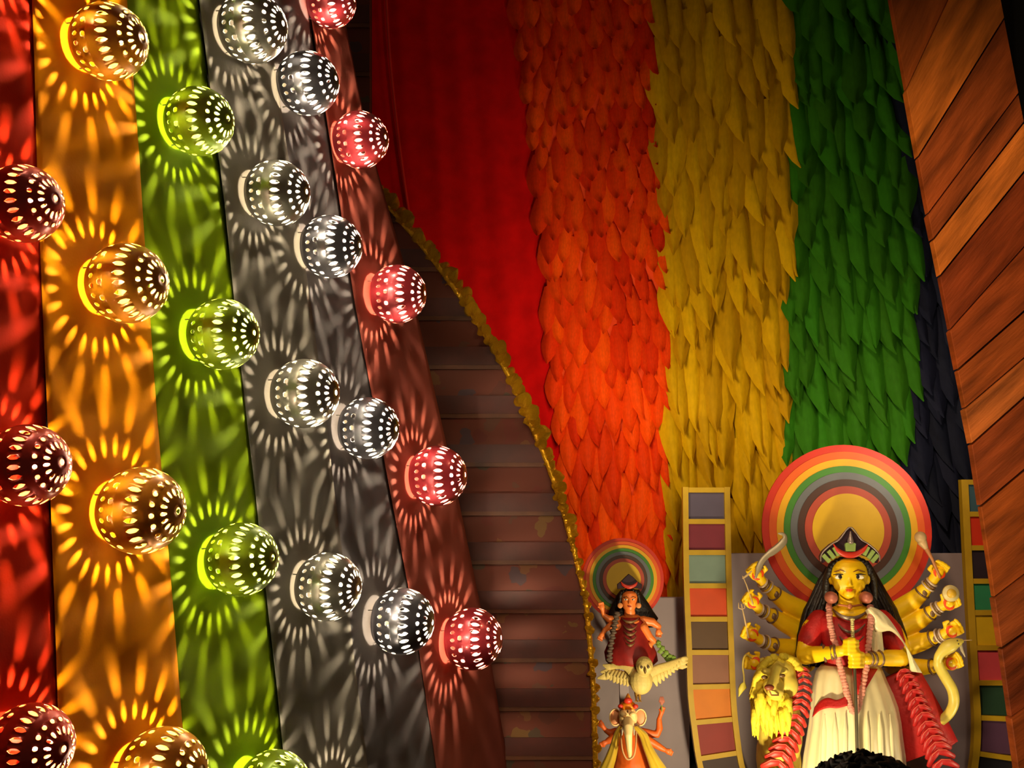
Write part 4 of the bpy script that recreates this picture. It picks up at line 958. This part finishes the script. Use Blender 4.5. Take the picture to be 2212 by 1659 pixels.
b = MB(); b.ell(O4(592, 905, .12 + 106 * W), (8 * W, 5 * W, 18 * W)); b.build('forehead_mark', M('gan_pupil', '#6a4418', .5), gan)
b = MB(); b.loft([[O4(595 + r * math.cos(q), y, .12) + V((0, -r * .7 * W * math.sin(q), 0)) for q in (2 * math.pi * j / 20 for j in range(20))] for y, r in ((865, 118), (820, 104), (795, 92), (770, 60), (730, 40), (690, 22), (665, 6))]); cw = b.build('crown', M('gan_crown', '#e88a14', .4, .2), gan)
for x in (495, 695):
    b = MB(); b.ell(O4(x, 838, .15), (34 * W, 24 * W, 30 * W)); b.build('crown_flower', CRED, cw)
b = MB(); b.ell(O4(595, 762, .15), (56 * W, 34 * W, 40 * W)); b.build('crown_jewel', CRED, cw)
b = MB(); b.loft([[O4((xl + xr) / 2 + (xr - xl) / 2 * math.cos(q), y, .06) + V((0, -dr * math.sin(q), 0)) for q in (2 * math.pi * j / 30 for j in range(30))] for y, xl, xr, dr in ((1090, 480, 720, .05), (1180, 400, 800, .07), (1350, 360, 850, .10), (1520, 320, 920, .12), (1700, 260, 1000, .13), (2000, 220, 1060, .14), (2600, 240, 1040, .14), (3000, 200, 1080, .16))])
def arm2(pts, rr, hc, d):
    P = [O4(x, y, d) for x, y in pts]; b.tube(P, [r * W for r in rr], n=12); H = O4(hc[0], hc[1], d + .005); a = (H - P[-1]); a.y = 0; a.normalize(); u = V((-a.z, 0, a.x)); cam_ = V((0, -1, 0))
    b.ell(H, (36 * W, 26 * W, 40 * W)); b.tube([P[-1], H], [30 * W, 30 * W], n=8)
    for i, z in enumerate((-26, -9, 9, 26)):
        p0 = H + a * 22 * W + u * z * W; p1 = p0 + a * 36 * W; p2 = p1 + cam_ * 22 * W; b.tube([p0, p1, p2], [12 * W, 11 * W, 8 * W], n=6)
    b.tube([H + u * 26 * W, H + u * 46 * W + a * 18 * W + cam_ * 10 * W], [13 * W, 9 * W], n=6)
arm2([(760, 1180), (880, 1200), (985, 1210), (1015, 1130), (1010, 1010)], [60, 54, 50, 46, 34], (1045, 905), .05)
arm2([(800, 1260), (900, 1310), (1000, 1370), (1070, 1410)], [60, 52, 46, 36], (1130, 1440), .10)
arm2([(430, 1180), (350, 1190), (300, 1160)], [56, 46, 32], (245, 1085), .05)
arm2([(400, 1260), (330, 1300)], [54, 42], (275, 1330), .09)
b.build('body', GO, gan, remesh=.0036, sm=3)
for top, bot in (([(470, 1095), (410, 1200), (360, 1350), (290, 1520), (200, 1700), (120, 1900)], [(560, 1110), (505, 1200), (470, 1350), (440, 1520), (390, 1700), (330, 1900)]),
                 ([(650, 1110), (740, 1230), (790, 1380), (840, 1520), (900, 1700), (980, 1900)], [(730, 1095), (850, 1200), (910, 1350), (1010, 1520), (1120, 1680), (1220, 1900)])):
    T, B_ = curve_pts(top, 24), curve_pts(bot, 24); b = MB()
    b.grid([[O4(p[0] + (q[0] - p[0]) * k / 6, p[1] + (q[1] - p[1]) * k / 6, .15 + .0035 * i + .018 * math.sin(math.pi * k / 6) + .006 * math.sin(k * 2.1)) for k in range(7)] for i, (p, q) in enumerate(zip(T, B_))], (0, .006, 0)); b.build('shawl', GY, gan)
b = MB(); b.tube([O4(*q) for q in curve_pts([(500, 1150, .19), (505, 1300, .235), (530, 1450, .255), (590, 1545, .262), (670, 1500, .262), (700, 1350, .24), (705, 1180, .2)], 30)], 11 * W, n=8)
t = b.build('thread_garland', M('thread', '#d8a870', .6)); tag(t, 'thin pale garland looped round the trunk of the elephant-headed idol', 'garland')
t = thing('lotus_bud', O4(1045, 800, .07), 'dull pink lotus bud raised in the hand beside the brown panel', 'flower')
b = MB(); b.tube([O4(1045, 900, .07), O4(1045, 810, .07)], 8 * W, n=6); b.build('stem', GL, t)
for i in range(5): b = MB(); q = (i - 2) * .35; b.tube([O4(1045, 820, .07 + .004 * (i % 2)), O4(1045 + 34 * math.sin(q), 770, .075), O4(1045 + 30 * math.sin(q), 710, .07)], [8 * W, 22 * W, 4 * W], n=6, flat=.5); b.build('petal', M('lotus', '#a8604c', .6), t)

# ================================================================== visitor in front: only the top of the hair reaches into the frame
YV = 1.5
hc = at(1868, 1680, YV); top = at(1868, 1650, YV).z
per = thing('person', V((hc.x, YV, 0)), 'person with bushy black hair before the spear, only the hair in view', 'person')
hz = top - .125
b = MB(); b.ell((hc.x, YV, hz), (.078, .098, .115), nu=24, nv=16)
b.ell((hc.x, YV + .085, hz - .01), (.03, .02, .03)); b.ell((hc.x, YV + .10, hz - .02), (.014, .022, .022)); b.ell((hc.x, YV + .075, hz - .085), (.035, .03, .03))
for s in (-1, 1): b.ell((hc.x + s * .08, YV, hz - .015), (.014, .02, .032))
zz = lambda k: k * (top / 1.62)
b.tube([(hc.x, YV - .01, hz - .06), (hc.x, YV - .015, zz(1.33))], [.055, .06], n=16)
b.loft([[V((hc.x + rx * math.cos(q), YV - .02 + ry * math.sin(q), zz(z))) for q in (2 * math.pi * j / 24 for j in range(24))] for z, rx, ry in ((1.36, .09, .06), (1.32, .17, .08), (1.22, .18, .10), (1.05, .15, .10), (.95, .14, .10), (.84, .165, .11), (.78, .15, .10))])
for s in (-1, 1):
    x = hc.x + s * .19
    b.tube([(x - s * .02, YV - .02, zz(1.30)), (x + s * .03, YV - .03, zz(1.05)), (x + s * .02, YV + .03, zz(.83))], [.052, .042, .03], n=12)
    h0 = V((x + s * .02, YV + .045, zz(.79))); b.ell(h0, (.02, .035, .045))
    for i in range(4): b.tube([h0 + V((0, .025 - .017 * i, -.03)), h0 + V((0, .03 - .018 * i, -.065)), h0 + V((-s * .012, .03 - .018 * i, -.09))], [.009, .0085, .007], n=6)
    b.tube([h0 + V((0, .03, 0)), h0 + V((-s * .01, .06, -.03))], [.011, .008], n=6)
    lx = hc.x + s * .085; b.tube([(lx, YV - .02, zz(.82)), (lx, YV - .015, zz(.45)), (lx, YV - .03, zz(.08))], [.085, .06, .045], n=14); b.ell((lx, YV + .03, .035), (.045, .12, .035))
b.build('body', M('visitor_skin', '#6a3c22', .6), per, remesh=.012, sm=4)
b = MB(); rng = random.Random(3); b.ell((hc.x, YV - .008, hz + .014), (.092, .108, .112), nu=24, nv=14)
for i in range(340):
    th = math.acos(rng.uniform(-.25, 1)); ph = rng.uniform(0, 2 * math.pi)
    if math.sin(ph) > .5 and th > 1.0: continue
    n_ = V((math.sin(th) * math.cos(ph), math.sin(th) * math.sin(ph), math.cos(th))); c = V((hc.x, YV - .008, hz + .014)) + V((n_.x * .092, n_.y * .108, n_.z * .112))
    t1 = n_.orthogonal().normalized(); t1 = Matrix.Rotation(rng.uniform(0, 6.28), 3, n_) @ t1; t2 = n_.cross(t1); r = rng.uniform(.008, .016)
    b.tube([c + t1 * (r * math.cos(q)) + t2 * (r * math.sin(q)) + n_ * (.004 + .003 * q * rng.uniform(.3, 1)) for q in (0, 1, 2, 3, 4, 5)], [.004, .005, .005, .005, .004, .002], n=5)
b.build('hair', M('visitor_hair', '#070304', .6, var=.3), per)
cl = M('visitor_shirt', '#2a2024', .8)
b = MB(); b.loft([[V((hc.x + rx * math.cos(q), YV - .02 + ry * math.sin(q), zz(z))) for q in (2 * math.pi * j / 24 for j in range(24))] for z, rx, ry in ((1.35, .105, .075), (1.32, .185, .095), (1.22, .195, .115), (1.05, .165, .115), (.95, .158, .115), (.80, .18, .125))])
for s in (-1, 1): b.tube([(hc.x + s * .165, YV - .02, zz(1.29)), (hc.x + s * .212, YV - .027, zz(1.10))], [.068, .062], n=12)
b.build('shirt', cl, per)
b = MB()
for s in (-1, 1): lx = hc.x + s * .085; b.tube([(lx, YV - .02, zz(.82)), (lx, YV - .015, zz(.45)), (lx, YV - .03, zz(.06))], [.098, .076, .066], n=14)
b.build('trousers', M('visitor_trousers', '#181a24', .8), per)
